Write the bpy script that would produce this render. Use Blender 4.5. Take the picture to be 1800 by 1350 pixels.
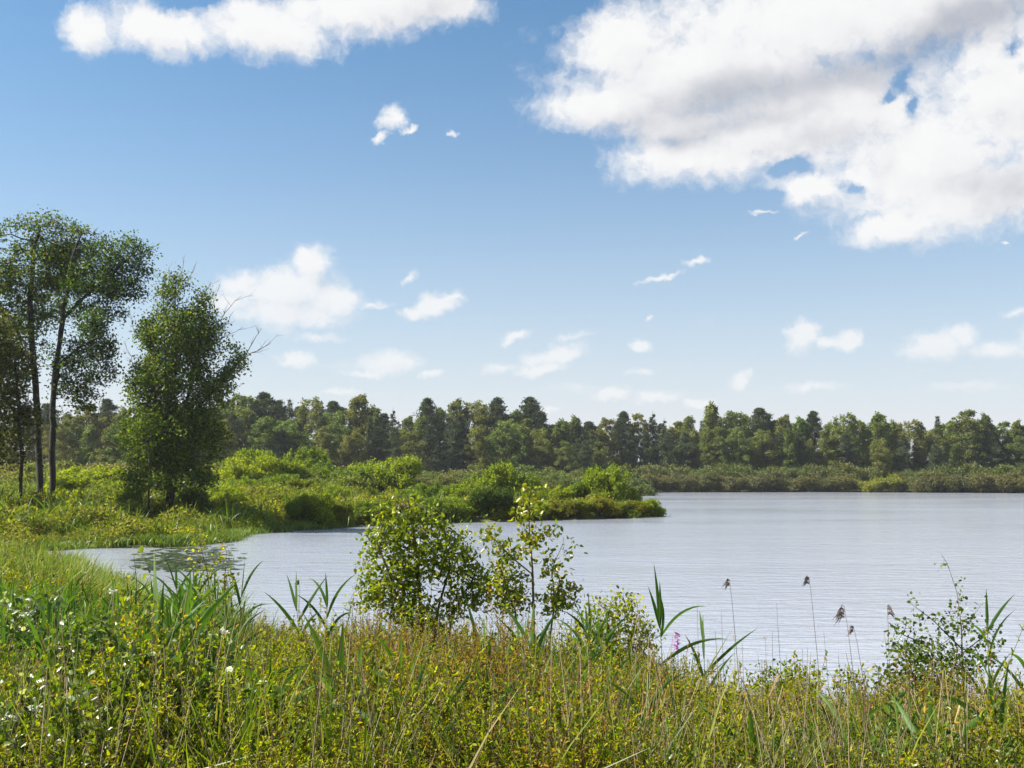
import bpy, math, random
import numpy as np

# ------------------------------------------------------------------ camera, sky, sun
S = bpy.context.scene
for o in list(bpy.data.objects):
    bpy.data.objects.remove(o)
COL = S.collection
FPX = 1930.0                      # focal length in pixels of the 1800 px wide photograph
EYE = 2.6
PITCH = math.atan((838 - 675) / FPX)
cam_d = bpy.data.cameras.new('camera')
cam = bpy.data.objects.new('camera', cam_d)
COL.objects.link(cam)
cam.location = (0, 0, EYE)
cam.rotation_euler = (math.pi / 2 + PITCH, 0, 0)
cam_d.sensor_width = 36
cam_d.lens = 36 * FPX / 1800
cam_d.clip_start = 0.05
cam_d.clip_end = 9000
S.camera = cam

SUN_EL = math.radians(46)
SUN_AZ = math.radians(-90)        # from +Y, negative is to the left
SKY_STRENGTH = 0.053
S.view_settings.view_transform = 'Standard'
S.view_settings.look = 'None'
S.view_settings.gamma = 1
S.view_settings.use_curve_mapping = False
S.view_settings.exposure = 1.4
sun_d = bpy.data.lights.new('sun', 'SUN')
sun_d.energy = 5.0
sun_d.angle = math.radians(0.5)
sun_d.color = (1.0, 0.94, 0.84)
sun = bpy.data.objects.new('sun', sun_d)
COL.objects.link(sun)
SUNDIR = (math.sin(SUN_AZ) * math.cos(SUN_EL), math.cos(SUN_AZ) * math.cos(SUN_EL), math.sin(SUN_EL))
from mathutils import Vector
sun.rotation_euler = Vector(SUNDIR).to_track_quat('Z', 'Y').to_euler()
sun.location = (-30, 30, 60)


def pix_dir(px, py):
    """direction of a pixel of the photograph (unit vector)"""
    cx, cy = (px - 900) / FPX, (675 - py) / FPX
    c, s = math.cos(PITCH), math.sin(PITCH)
    v = np.array([cx, c - cy * s, s + cy * c])
    return v / np.linalg.norm(v)


def at(px, py, Y):
    d = pix_dir(px, py)
    t = Y / d[1]
    return np.array([d[0] * t, Y, EYE + d[2] * t])


def on_water(px, py):
    d = pix_dir(px, py)
    t = -EYE / d[2]
    return (d[0] * t, d[1] * t)


class NT:
    """small node helper"""
    def __init__(s, tree):
        s.t = tree
    def n(s, typ, **kw):
        nd = s.t.nodes.new(typ)
        ins = kw.pop('ins', None)
        for k, v in kw.items():
            setattr(nd, k, v)
        if ins:
            for k, v in ins.items():
                if isinstance(v, bpy.types.NodeSocket):
                    s.t.links.new(v, nd.inputs[k])
                else:
                    nd.inputs[k].default_value = v
        return nd
    def m(s, op, a, b=None, c=None, clamp=False):
        ins = {0: a}
        if b is not None: ins[1] = b
        if c is not None: ins[2] = c
        nd = s.n('ShaderNodeMath', operation=op, ins=ins)
        nd.use_clamp = clamp
        return nd.outputs[0]
    def v(s, op, a, b=None, out=0):
        ins = {0: a}
        if b is not None: ins[1] = b
        return s.n('ShaderNodeVectorMath', operation=op, ins=ins).outputs[out]
    def ramp(s, fac, stops, interp='LINEAR'):
        nd = s.n('ShaderNodeValToRGB', ins={0: fac})
        cr = nd.color_ramp
        cr.interpolation = interp
        while len(cr.elements) > 1:
            cr.elements.remove(cr.elements[-1])
        cr.elements[0].position = stops[0][0]
        cr.elements[0].color = (*stops[0][1], 1)
        for p, c in stops[1:]:
            e = cr.elements.new(p)
            e.color = (*c, 1)
        return nd.outputs[0]
    def mr(s, val, a, b, c=0.0, d=1.0, typ='LINEAR'):
        nd = s.n('ShaderNodeMapRange', interpolation_type=typ, ins={0: val, 1: a, 2: b, 3: c, 4: d})
        return nd.outputs[0]


# clouds: centre x, y, half width, half height (photograph pixels), tilt in degrees, thinness
CLOUDS = [
    (1500, 20, 560, 105, 0, 0), (1230, 130, 300, 100, 3, 0), (1070, 188, 168, 46, 0, 0), (1090, 80, 120, 95, 0, 0),
    (1235, 278, 190, 58, -2, 0), (1190, 218, 160, 44, -4, 0), (560, 640, 260, 40, 0, .88), (1020, 680, 300, 40, 0, .85), (1600, 650, 300, 50, 0, .9), (480, 570, 220, 60, 0, .8), (1250, 560, 200, 30, 5, 1.0), (880, 650, 110, 26, 6, .55), (1130, 655, 90, 22, 0, .6), (1420, 680, 150, 20, 0, .6), (1700, 680, 160, 26, 0, .6), (600, 690, 130, 18, 0, .6), (1010, 590, 90, 20, 10, .6), (560, 590, 120, 22, 0, .6), (860, 560, 160, 24, 8, 1.0), (1450, 190, 300, 110, 0, 0), (1620, 285, 250, 115, 5, 0), (1720, 340, 260, 78, 4, 0),
    (1575, 398, 125, 32, 6, 0), (1800, 150, 220, 170, 0, 0), (1420, 330, 90, 34, 0, 0), (1350, 240, 200, 60, 0, 0), (2000, 250, 200, 160, 0, 0),
    (150, 52, 62, 44, 10, 0), (280, 50, 140, 48, -3, 0), (470, 48, 170, 58, 0, 0), (640, 12, 210, 62, 6, 0), (790, 0, 90, 40, 0, 0),
    (690, 205, 36, 26, 30, .22), (668, 240, 26, 14, 25, .3), (715, 225, 26, 10, 10, .3),
    (545, 462, 52, 44, 10, .1), (500, 505, 125, 44, 5, .08), (585, 525, 66, 40, 0, .1), (430, 500, 85, 34, 12, .2), (500, 548, 170, 34, 0, .2), (400, 530, 90, 34, 0, .3),
    (765, 535, 56, 26, 22, .05), (725, 552, 34, 14, 0, .05), (795, 522, 30, 12, 0, .2), (650, 535, 90, 14, 5, .45),
    (1170, 485, 70, 9, 15, .42), (1222, 462, 40, 13, 8, .3), (720, 488, 34, 14, 30, .5),
    (1408, 592, 32, 30, 0, 0), (1488, 597, 42, 19, 12, .05), (1450, 600, 30, 14, 0, .1),
    (1640, 604, 78, 32, 8, .05), (1690, 590, 40, 20, 0, .05), (1750, 612, 80, 24, 0, .3), (1790, 550, 55, 14, 10, .42), (1830, 600, 60, 40, 0, .15),
    (1123, 603, 25, 15, 0, .05), (1140, 565, 16, 10, 0, .4), (905, 592, 42, 13, 10, .25), (980, 622, 76, 22, 12, .08), (950, 648, 60, 14, 12, .1),
    (1302, 666, 27, 19, 32, .05), (520, 630, 50, 20, 0, .18), (685, 638, 80, 26, 5, .12), (757, 656, 34, 11, 10, .2), (640, 655, 60, 12, 0, .3),
    (1075, 692, 42, 19, 0, .12), (1150, 700, 66, 17, 5, .18), (1230, 706, 34, 13, 0, .2), (950, 720, 60, 12, 0, .35),
    (1765, 430, 9, 7, 0, .3), (1405, 418, 20, 7, 20, .4), (1340, 372, 50, 8, 0, .5), (800, 235, 26, 9, 0, .55),
]
HOLES = [(1372, 297, 22, 10, 12), (1402, 288, 18, 8, -20), (1586, 146, 20, 15, 30), (1606, 180, 13, 15, -10), (1556, 168, 14, 9, 20), (1784, 84, 18, 16, 20), (1800, 118, 14, 12, 0), (1012, -18, 46, 44, 0), (325, 4, 34, 14, 20), (360, -10, 24, 20, 0), (1345, 345, 40, 9, 0), (1500, 330, 14, 10, 0)]
GREYS = [  # the thick, shaded bases
    (1290, 165, 260, 42, 6, .85), (1600, 85, 190, 34, 12, .55), (1740, 30, 130, 34, 14, 1.0), (1420, 250, 140, 24, 0, .45),
    (1765, 328, 70, 34, 8, .9), (1270, 222, 200, 18, 4, .65), (1560, 310, 20, 36, 0, .45), (790, 8, 110, 26, 5, .7), (1760, 220, 60, 30, 0, .25), (1500, 130, 160, 40, 8, .35),
    (565, 500, 40, 20, 0, .3), (700, 655, 60, 12, 0, .35), (1660, 622, 60, 12, 0, .3), (1000, 640, 60, 9, 10, .2),
]


def azel(px, py):
    d = pix_dir(px, py)
    return math.atan2(d[0], d[1]), math.asin(d[2])


def blob_map(t, vec, b):
    a, e = azel(b[0], b[1])
    k = math.cos(a) ** 2
    mp = t.n('ShaderNodeMapping', vector_type='TEXTURE', ins={0: vec, 1: (a, e, 0), 2: (0, 0, math.radians(b[4])), 3: (b[2] / FPX * k, b[3] / FPX, 1)})
    return t.v('LENGTH', mp.outputs[0], out='Value')


def after(t, vec, cur):
    """evaluate one blob after the other, which keeps the shader's stack small"""
    if cur is None:
        return vec
    return t.n('ShaderNodeVectorMath', operation='MULTIPLY_ADD', ins={0: cur, 1: (1e-9, 1e-9, 0), 2: vec}).outputs[0]


def cloud_group():
    g = bpy.data.node_groups.new('cloud_field', 'ShaderNodeTree')
    g.interface.new_socket('P', in_out='INPUT', socket_type='NodeSocketVector')
    g.interface.new_socket('F', in_out='OUTPUT', socket_type='NodeSocketFloat')
    t = NT(g)
    gi = t.n('NodeGroupInput'); go = t.n('NodeGroupOutput')
    P = gi.outputs[0]
    # wind-torn warp of the outline
    n1 = t.n('ShaderNodeTexNoise', noise_dimensions='3D', ins={'Vector': P, 'Scale': 26.0, 'Detail': 5.0, 'Roughness': 0.6})
    w1 = t.v('MULTIPLY', t.v('SUBTRACT', n1.outputs['Color'], (.5, .5, .5)), (0.03, 0.018, 0))
    Pw = t.v('ADD', P, w1)
    n1b = t.n('ShaderNodeTexNoise', noise_dimensions='3D', ins={'Vector': P, 'Scale': 85.0, 'Detail': 5.0, 'Roughness': 0.65})
    Pw = t.v('ADD', Pw, t.v('MULTIPLY', t.v('SUBTRACT', n1b.outputs['Color'], (.5, .5, .5)), (0.016, 0.012, 0)))
    cur = None
    for b in CLOUDS:
        L = blob_map(t, after(t, Pw, cur), b)
        if b[5]:
            L = t.m('ADD', L, b[5])
        cur = L if cur is None else t.m('SMOOTH_MIN', cur, L, 0.12)
    F = t.m('SUBTRACT', 1.0, cur)
    for h in HOLES:
        L = blob_map(t, after(t, Pw, F), h)
        F = t.m('SUBTRACT', F, t.m('MULTIPLY', t.m('EXPONENT', t.m('MULTIPLY', t.m('MULTIPLY', L, L), -0.9)), 0.68))
    # the rest of the sky carries the same broken cumulus
    st = t.v('MULTIPLY', P, (1.0, 2.6, 1.0))
    n2 = t.n('ShaderNodeTexNoise', noise_dimensions='3D', ins={'Vector': st, 'Scale': 2.4, 'Detail': 3.0, 'Roughness': 0.5})
    gen = t.m('MULTIPLY', t.m('SUBTRACT', n2.outputs['Fac'], 0.52), 5.0)
    sx = t.n('ShaderNodeSeparateXYZ', ins={0: P})
    ax = t.mr(t.m('ABSOLUTE', sx.outputs[0]), 0.50, 0.70, 0, 1)
    ey = t.mr(sx.outputs[1], 0.46, 0.62, 0, 1)
    outm = t.m('MAXIMUM', ax, ey)
    low = t.mr(sx.outputs[1], 0.02, 0.16, 0, 1)
    gen = t.m('SUBTRACT', t.m('MULTIPLY', gen, low), t.m('MULTIPLY', t.m('SUBTRACT', 1.0, outm), 4.0))
    F = t.m('MAXIMUM', t.m('MAXIMUM', F, gen), -1.0)
    # billows
    n3 = t.n('ShaderNodeTexNoise', noise_dimensions='3D', ins={'Vector': Pw, 'Scale': 55.0, 'Detail': 8.0, 'Roughness': 0.62, 'Distortion': 0.2})
    n4 = t.n('ShaderNodeTexNoise', noise_dimensions='3D', ins={'Vector': P, 'Scale': 13.0, 'Detail': 3.0, 'Roughness': 0.5})
    F = t.m('ADD', F, t.m('MULTIPLY', t.m('SUBTRACT', n3.outputs['Fac'], 0.5), 1.0))
    F = t.m('ADD', F, t.m('MULTIPLY', t.m('SUBTRACT', n4.outputs['Fac'], 0.5), 0.45))
    t.t.links.new(F, go.inputs[0])
    return g


def make_world():
    w = bpy.data.worlds.new('World')
    S.world = w
    w.use_nodes = True
    w.node_tree.nodes.clear()
    t = NT(w.node_tree)
    out = t.n('ShaderNodeOutputWorld')
    sky = t.n('ShaderNodeTexSky', sky_type='NISHITA')
    sky.sun_disc = False
    sky.sun_elevation = SUN_EL
    sky.sun_rotation = SUN_AZ
    sky.air_density = 1.0
    sky.dust_density = 1.2
    sky.ozone_density = 1.6
    tc = t.n('ShaderNodeTexCoord')
    nrm = t.v('NORMALIZE', tc.outputs['Generated'])
    sx = t.n('ShaderNodeSeparateXYZ', ins={0: nrm})
    az = t.m('ARCTAN2', sx.outputs[0], sx.outputs[1])
    el = t.m('ARCSINE', sx.outputs[2])
    P = t.n('ShaderNodeCombineXYZ', ins={0: az, 1: el, 2: 0.0}).outputs[0]
    g = cloud_group()
    g1 = t.n('ShaderNodeGroup', node_tree=g, ins={0: P})
    g2 = t.n('ShaderNodeGroup', node_tree=g, ins={0: after(t, t.v('ADD', P, (-0.013, 0.018, 0)), g1.outputs[0])})
    dens = t.mr(g1.outputs[0], -0.14, 0.60, 0, 1, 'SMOOTHSTEP')
    # thin haze of moisture low over the horizon
    # light and shade of the cloud body
    occ = t.mr(g2.outputs[0], 0.15, 1.25, 0, 0.22)
    relief = t.m('MULTIPLY', t.m('SUBTRACT', g2.outputs[0], g1.outputs[0]), 0.16)
    nb = t.n('ShaderNodeTexNoise', noise_dimensions='3D', ins={'Vector': P, 'Scale': 9.0, 'Detail': 4.0, 'Roughness': 0.55})
    Pg = t.v('ADD', P, t.v('MULTIPLY', t.v('SUBTRACT', nb.outputs['Color'], (.5, .5, .5)), (0.10, 0.06, 0)))
    grey = None
    for b in GREYS:
        L = blob_map(t, after(t, Pg, grey), b)
        e = t.m('MULTIPLY', t.m('EXPONENT', t.m('MULTIPLY', t.m('MULTIPLY', L, L), -1.1)), b[5])
        grey = e if grey is None else t.m('ADD', grey, e)
    grey = t.m('MINIMUM', grey, 1.15)
    shade = t.m('ADD', t.m('ADD', t.m('MULTIPLY', grey, 0.62), occ), relief, clamp=True)
    ccol = t.ramp(shade, [(0.0, (0.985, 0.985, 0.99)), (0.22, (0.92, 0.92, 0.935)), (0.6, (0.66, 0.68, 0.73)), (1.0, (0.46, 0.49, 0.56))])
    # clouds fade into the bright air near the horizon
    fade = t.mr(el, 0.02, 0.22, 0.55, 1.0)
    dens = t.m('MULTIPLY', dens, fade)
    up = t.mr(sx.outputs[2], -0.05, 0.0, 0, 1)
    dens = t.m('MULTIPLY', dens, up)
    tinted = t.n('ShaderNodeMix', data_type='RGBA', blend_type='MULTIPLY', ins={0: 1.0, 6: sky.outputs[0], 7: (.54, .92, 1.08, 1)}).outputs[2]
    b1 = t.n('ShaderNodeBackground', ins={0: tinted, 1: SKY_STRENGTH})
    b2 = t.n('ShaderNodeBackground', ins={0: ccol, 1: 0.365})
    # pale veil of far thin cloud that thickens towards the horizon all round
    veil = t.m('MULTIPLY', t.m('EXPONENT', t.m('MULTIPLY', t.m('POWER', t.m('DIVIDE', t.m('MAXIMUM', el, 0.0), 0.19), 1.35), -1.0)), 1.0)
    b3 = t.n('ShaderNodeBackground', ins={0: (0.88, 0.885, 0.93, 1), 1: 0.365})
    m0 = t.n('ShaderNodeMixShader', ins={0: veil, 1: b1.outputs[0], 2: b3.outputs[0]})
    mx = t.n('ShaderNodeMixShader', ins={0: dens, 1: m0.outputs[0], 2: b2.outputs[0]})
    t.t.links.new(mx.outputs[0], out.inputs[0])
    w.cycles.sampling_method = 'MANUAL'
    w.cycles.sample_map_resolution = 1024


make_world()
S.cycles.use_denoising = True
S.cycles.max_bounces = 7
S.cycles.transparent_max_bounces = 6
S.cycles.transmission_bounces = 5
S.cycles.diffuse_bounces = 3

rng = np.random.default_rng(11)
random.seed(5)


# ------------------------------------------------------------------ helpers
def new_mat(name):
    m = bpy.data.materials.new(name)
    m.use_nodes = True
    m.node_tree.nodes.clear()
    return m, NT(m.node_tree)


def leaf_mat(name, stops, trans=0.45, rough=0.45, spec=0.35, tint=(1.25, 1.35, 0.35), wob=0.25):
    """stops: colours from darkest to palest; per-leaf attribute v plus a per-plant random choose along them"""
    m, t = new_mat(name)
    at_ = t.n('ShaderNodeAttribute', attribute_name='v')
    oi = t.n('ShaderNodeObjectInfo')
    f = t.m('ADD', at_.outputs['Fac'], t.m('MULTIPLY', t.m('SUBTRACT', oi.outputs['Random'], 0.5), wob), clamp=True)
    col = t.ramp(f, stops)
    col = t.n('ShaderNodeMix', data_type='RGBA', blend_type='MULTIPLY', ins={0: 1.0, 6: col, 7: oi.outputs['Color']}).outputs[2]
    p = t.n('ShaderNodeBsdfPrincipled', ins={'Base Color': col, 'Roughness': rough, 'Specular IOR Level': spec})
    tcol = t.n('ShaderNodeMix', data_type='RGBA', blend_type='MULTIPLY', ins={0: 1.0, 6: col, 7: (*tint, 1)}).outputs[2]
    tr = t.n('ShaderNodeBsdfTranslucent', ins={0: tcol})
    mx = t.n('ShaderNodeMixShader', ins={0: trans, 1: p.outputs[0], 2: tr.outputs[0]})
    o = t.n('ShaderNodeOutputMaterial')
    t.t.links.new(mx.outputs[0], o.inputs[0])
    return m


def bark_mat(name, c1, c2, scale=6.0, bump=0.6):
    m, t = new_mat(name)
    tc = t.n('ShaderNodeTexCoord')
    mp = t.n('ShaderNodeMapping', ins={0: tc.outputs['Object'], 3: (1, 1, .18)})
    n = t.n('ShaderNodeTexNoise', ins={'Vector': mp.outputs[0], 'Scale': scale, 'Detail': 6.0, 'Roughness': .65})
    col = t.ramp(n.outputs['Fac'], [(.3, c1), (.7, c2)])
    b = t.n('ShaderNodeBump', ins={'Height': n.outputs['Fac'], 'Strength': bump, 'Distance': .05})
    p = t.n('ShaderNodeBsdfPrincipled', ins={'Base Color': col, 'Roughness': .9, 'Normal': b.outputs[0]})
    o = t.n('ShaderNodeOutputMaterial')
    t.t.links.new(p.outputs[0], o.inputs[0])
    return m


def hexc(r, g, b):
    f = lambda c: ((c / 255 + 0.055) / 1.055) ** 2.4 if c > 10 else c / 255 / 12.92
    return (f(r), f(g), f(b))


LEAF_FOREST = leaf_mat('far_broadleaf', [(0, (.040, .052, .014)), (.5, (.080, .098, .024)), (1, (.135, .15, .042))], trans=.42, rough=.6)
LEAF_PINE = leaf_mat('pine_needles', [(0, (.030, .046, .028)), (.6, (.050, .072, .040)), (1, (.075, .10, .046))], trans=.25, rough=.6, tint=(1.1, 1.2, .6))
LEAF_SHRUB = leaf_mat('bright_shrub_leaf', [(0, (.05, .085, .010)), (.5, (.11, .155, .014)), (1, (.20, .23, .02))], trans=.48, rough=.55, spec=.25)
LEAF_OAK = leaf_mat('oak_leaf', [(0, (.022, .040, .010)), (.6, (.055, .085, .016)), (.93, (.12, .15, .024)), (1, (.17, .11, .03))], trans=.48, rough=.5, spec=.25)
LEAF_ALDER = leaf_mat('alder_leaf', [(0, (.055, .090, .012)), (.5, (.11, .145, .018)), (.9, (.20, .21, .022)), (1, (.30, .23, .03))], trans=.45, rough=.36, spec=.5)
LEAF_MYRTLE = leaf_mat('myrtle_leaf', [(0, (.11, .07, .018)), (.12, (.095, .125, .008)), (.55, (.23, .26, .010)), (.9, (.36, .34, .014)), (1, (.40, .22, .025))], trans=.54, rough=.5, spec=.25, wob=.35)
LEAF_HERB = leaf_mat('bank_herb_leaf', [(0, (.07, .09, .014)), (.5, (.155, .175, .018)), (.85, (.26, .25, .022)), (1, (.32, .25, .05))], trans=.45, rough=.6, spec=.2, wob=.4)
LEAF_HEATH = leaf_mat('reddish_heath_leaf', [(0, (.15, .06, .02)), (.45, (.25, .15, .016)), (.8, (.30, .25, .018)), (1, (.34, .17, .04))], trans=.4, rough=.6, spec=.2, wob=.35)
LEAF_NETTLE = leaf_mat('fresh_green_leaf', [(0, (.04, .085, .012)), (.6, (.10, .17, .02)), (1, (.17, .24, .03))], trans=.45, rough=.4, spec=.4)
LEAF_GRASS = leaf_mat('grass_blade', [(0, (.05, .10, .014)), (.6, (.13, .19, .018)), (.85, (.23, .24, .03)), (1, (.32, .27, .12))], trans=.42, rough=.4, wob=.4)
LEAF_REED = leaf_mat('reed_blade', [(0, (.035, .09, .016)), (.6, (.075, .15, .025)), (1, (.14, .21, .04))], trans=.42, rough=.5, spec=.25, wob=.15)
LEAF_DRY = leaf_mat('dry_blade', [(0, (.22, .13, .05)), (.6, (.40, .30, .15)), (1, (.55, .45, .28))], trans=.3, rough=.6, tint=(1, 1, .8))
LEAF_BIRCH = leaf_mat('birch_leaf', [(0, (.04, .075, .012)), (.55, (.095, .15, .02)), (.88, (.19, .23, .03)), (.95, (.36, .39, .28)), (1, (.55, .56, .48))], trans=.4, rough=.36, spec=.5)
LEAF_SAP = leaf_mat('sapling_leaf', [(0, (.05, .085, .014)), (.6, (.11, .15, .02)), (1, (.2, .22, .03))], trans=.4, rough=.36, spec=.5)
PLUME = leaf_mat('reed_plume', [(0, (.07, .045, .04)), (1, (.18, .12, .10))], trans=.2, rough=.8, tint=(1, 1, 1))
PETAL_P = leaf_mat('purple_petal', [(0, (.30, .06, .30)), (1, (.50, .14, .48))], trans=.4, tint=(1, 1, 1))
WHITE_LEAFLET = leaf_mat('white_leaflet', [(0, (.38, .40, .30)), (1, (.62, .62, .54))], trans=.35, tint=(1, 1, 1))
BARK = bark_mat('grey_bark', (.030, .024, .018), (.10, .08, .06))
BARK_DARK = bark_mat('dark_bark', (.012, .009, .007), (.038, .029, .022))
BARK_DEAD = bark_mat('dead_wood', (.09, .07, .055), (.20, .17, .14), 14)
STEM_BROWN = bark_mat('brown_stem', (.075, .045, .025), (.19, .125, .075), 20, .2)
STEM_GREEN = bark_mat('green_stem', (.07, .10, .02), (.15, .17, .05), 20, .1)
STEM_DRY = bark_mat('dry_stem', (.22, .16, .09), (.42, .33, .21), 20, .1)


def mesh_from(name, verts, faces_list, vattr=None, smooth=False):
    """faces_list: list of (n,k) int arrays"""
    me = bpy.data.meshes.new(name)
    verts = np.asarray(verts, dtype=np.float32)
    me.vertices.add(len(verts))
    me.vertices.foreach_set('co', verts.ravel())
    faces_list = [f for f in faces_list if len(f)]
    tot = sum(f.size for f in faces_list)
    cnt = sum(len(f) for f in faces_list)
    me.loops.add(tot)
    me.polygons.add(cnt)
    me.loops.foreach_set('vertex_index', np.concatenate([f.ravel() for f in faces_list]).astype(np.int32))
    sizes = np.concatenate([np.full(len(f), f.shape[1]) for f in faces_list])
    starts = np.concatenate([[0], np.cumsum(sizes)[:-1]]).astype(np.int32)
    me.polygons.foreach_set('loop_start', starts)
    if smooth:
        me.polygons.foreach_set('use_smooth', np.ones(cnt, dtype=bool))
    if vattr is not None:
        a = me.attributes.new('v', 'FLOAT', 'POINT')
        a.data.foreach_set('value', np.asarray(vattr, dtype=np.float32))
    me.update(calc_edges=True)
    return me


def norm(a):
    return a / np.maximum(np.linalg.norm(a, axis=-1, keepdims=True), 1e-9)


# leaf templates: x across, y along, z up; width 1 and length 1
T_DIAMOND = (np.array([[0, 0, 0], [.5, .42, .10], [0, 1, -.05], [-.5, .42, .10]]), [np.array([[0, 1, 2], [0, 2, 3]])])
T_OVAL = (np.array([[0, 0, 0], [.42, .25, .10], [.42, .65, .08], [0, 1, -.08], [-.42, .65, .08], [-.42, .25, .10], [0, .45, 0]]),
          [np.array([[0, 1, 6], [1, 2, 6], [2, 3, 6], [3, 4, 6], [4, 5, 6], [5, 0, 6]])])
T_LOBE = (np.array([[0, 0, 0], [.30, .15, .05], [.5, .5, .10], [.2, .62, .0], [0, 1, -.1], [-.24, .6, .02], [-.5, .42, .12], [-.2, .2, .04]]),
          [np.array([[0, 1, 7], [1, 2, 3], [7, 5, 6]]), np.array([[1, 3, 5, 7]]), np.array([[3, 4, 5]])])


def leaves(centres, axes, normals, length, width, template=T_DIAMOND, r=rng):
    tv, tf = template
    n = len(centres)
    y = norm(axes)
    x = norm(np.cross(y, normals))
    z = np.cross(x, y)
    L = np.broadcast_to(length, (n,)).reshape(n, 1, 1)
    W = np.broadcast_to(width, (n,)).reshape(n, 1, 1)
    v = centres[:, None, :] + x[:, None, :] * tv[None, :, 0:1] * W + y[:, None, :] * tv[None, :, 1:2] * L + z[:, None, :] * tv[None, :, 2:3] * L
    k = len(tv)
    off = (np.arange(n) * k)[:, None, None]
    fs = [(f[None] + off).reshape(-1, f.shape[1]) for f in tf]
    va = np.repeat(r.random(n), k)
    return v.reshape(-1, 3), fs, va


class Geo:
    def __init__(s):
        s.v = []; s.f = {}; s.a = []; s.n = 0
    def add(s, v, fs, va):
        for f in fs:
            s.f.setdefault(f.shape[1], []).append(f + s.n)
        s.v.append(v); s.a.append(va); s.n += len(v)
    def tube(s, pts, radii, k=5, val=0.5):
        pts = np.asarray(pts, float)
        n = len(pts)
        radii = np.broadcast_to(radii, (n,))
        d = norm(np.gradient(pts, axis=0))
        ref = np.where(np.abs(d[:, 2:3]) > .9, np.array([[1., 0, 0]]), np.array([[0, 0, 1.]]))
        ref[:] = ref[0]
        a = norm(np.cross(d, ref)); b = np.cross(d, a)
        th = np.arange(k) / k * 2 * math.pi
        ring = pts[:, None, :] + radii[:, None, None] * (a[:, None, :] * np.cos(th)[None, :, None] + b[:, None, :] * np.sin(th)[None, :, None])
        i = np.arange(n - 1)[:, None] * k; j = np.arange(k)[None]
        q = np.stack([i + j, i + (j + 1) % k, i + k + (j + 1) % k, i + k + j], -1).reshape(-1, 4)
        s.add(ring.reshape(-1, 3), [q], np.full(n * k, val))
    def ribbon(s, pts, widths, side, val=.5, fold=.25):
        """blade: three vertices across, folded on the midrib"""
        pts = np.asarray(pts, float); n = len(pts)
        d = norm(np.gradient(pts, axis=0))
        side = np.asarray(side, float)
        x = norm(side[None] - d * (d @ side)[:, None])
        nn = np.cross(x, d)
        w = np.asarray(widths)[:, None] * .5
        v = np.stack([pts - x * w + nn * w * fold, pts, pts + x * w + nn * w * fold], 1).reshape(-1, 3)
        i = np.arange(n - 1)[:, None] * 3; j = np.arange(2)[None]
        q = np.stack([i + j, i + j + 1, i + j + 4, i + j + 3], -1).reshape(-1, 4)
        s.add(v, [q], np.full(n * 3, val))
    def mesh(s, name, smooth=False):
        return mesh_from(name, np.concatenate(s.v), [np.concatenate(f) for f in s.f.values()], np.concatenate(s.a), smooth)


def link(name, data, mat=None, parent=None):
    o = bpy.data.objects.new(name, data)
    COL.objects.link(o)
    if mat is not None and data is not None and not data.materials:
        data.materials.append(mat)
    if parent is not None:
        o.parent = parent
    return o


def tag(o, label=None, cat=None, group=None, kind=None):
    if label: o['label'] = label
    if cat: o['category'] = cat
    if group: o['group'] = group
    if kind: o['kind'] = kind
    return o


last_root = [None]


def plant(name, label, cat, parts, loc, rz=0, sc=(1, 1, 1), group=None, color=None):
    """a thing: Empty at its foot with one mesh object per part"""
    r = bpy.data.objects.new(name, None)
    last_root[0] = r
    COL.objects.link(r)
    r.empty_display_size = .2
    r.location = loc
    r.rotation_euler = (0, 0, rz)
    r.scale = sc
    tag(r, label, cat, group)
    for pn, me in parts:
        c = bpy.data.objects.new(pn, me)
        COL.objects.link(c)
        c.parent = r
        if pn in ('crown', 'foliage', 'stems'):
            c['kind'] = 'stuff'
        if color is not None and pn in ('crown', 'foliage'):
            c.color = (*color, 1)
    return r


def with_mat(me, mat):
    me.materials.append(mat)
    return me


# ------------------------------------------------------------------ the shape of lake and land
NEAR = [(400, 40), (120, 22), (60, 16), (30, 13.2), (14, 11.6), (8, 10.6), (5.5, 10.1), (3, 10.6), (1.2, 11.3), (-.6, 12.3), (-2.2, 14.0), (-3.6, 15.6), (-4.6, 17.5), (-6.5, 20.5), (-9, 24), (-12, 28.5), (-14.5, 33), (-16.4, 37)]
LEFT = [on_water(*p) for p in [(95, 966), (140, 964), (240, 962), (330, 960), (392, 952), (412, 941), (520, 932), (640, 926), (800, 919), (930, 916), (1080, 912), (1150, 909), (1166, 905), (1150, 896), (1105, 886), (1050, 878), (1010, 871)]]
FAR = [on_water(*p) for p in [(1090, 865.8), (1200, 865.2), (1400, 865), (1560, 865.5), (1800, 867), (2100, 867), (2600, 868)]] + [(420, 150)]
LAKE = np.array(NEAR + LEFT + FAR)


def sdist(x, y):
    """distance to the waterline, positive on land"""
    x = np.asarray(x, float); y = np.asarray(y, float)
    shp = x.shape
    p = np.stack([x.ravel(), y.ravel()], 1)
    best = np.full(len(p), 1e9); inside = np.zeros(len(p), bool)
    n = len(LAKE)
    for i in range(n):
        a = LAKE[i]; b = LAKE[(i + 1) % n]
        ab = b - a
        t = np.clip(((p - a) @ ab) / (ab @ ab), 0, 1)
        d = np.linalg.norm(p - (a + t[:, None] * ab), axis=1)
        best = np.minimum(best, d)
        c = ((a[1] > p[:, 1]) != (b[1] > p[:, 1]))
        with np.errstate(divide='ignore', invalid='ignore'):
            xi = (b[0] - a[0]) * (p[:, 1] - a[1]) / (b[1] - a[1]) + a[0]
        inside ^= c & (p[:, 0] < xi)
    return np.where(inside, -best, best).reshape(shp)


def sm(t):
    t = np.clip(t, 0, 1)
    return t * t * (3 - 2 * t)


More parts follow.
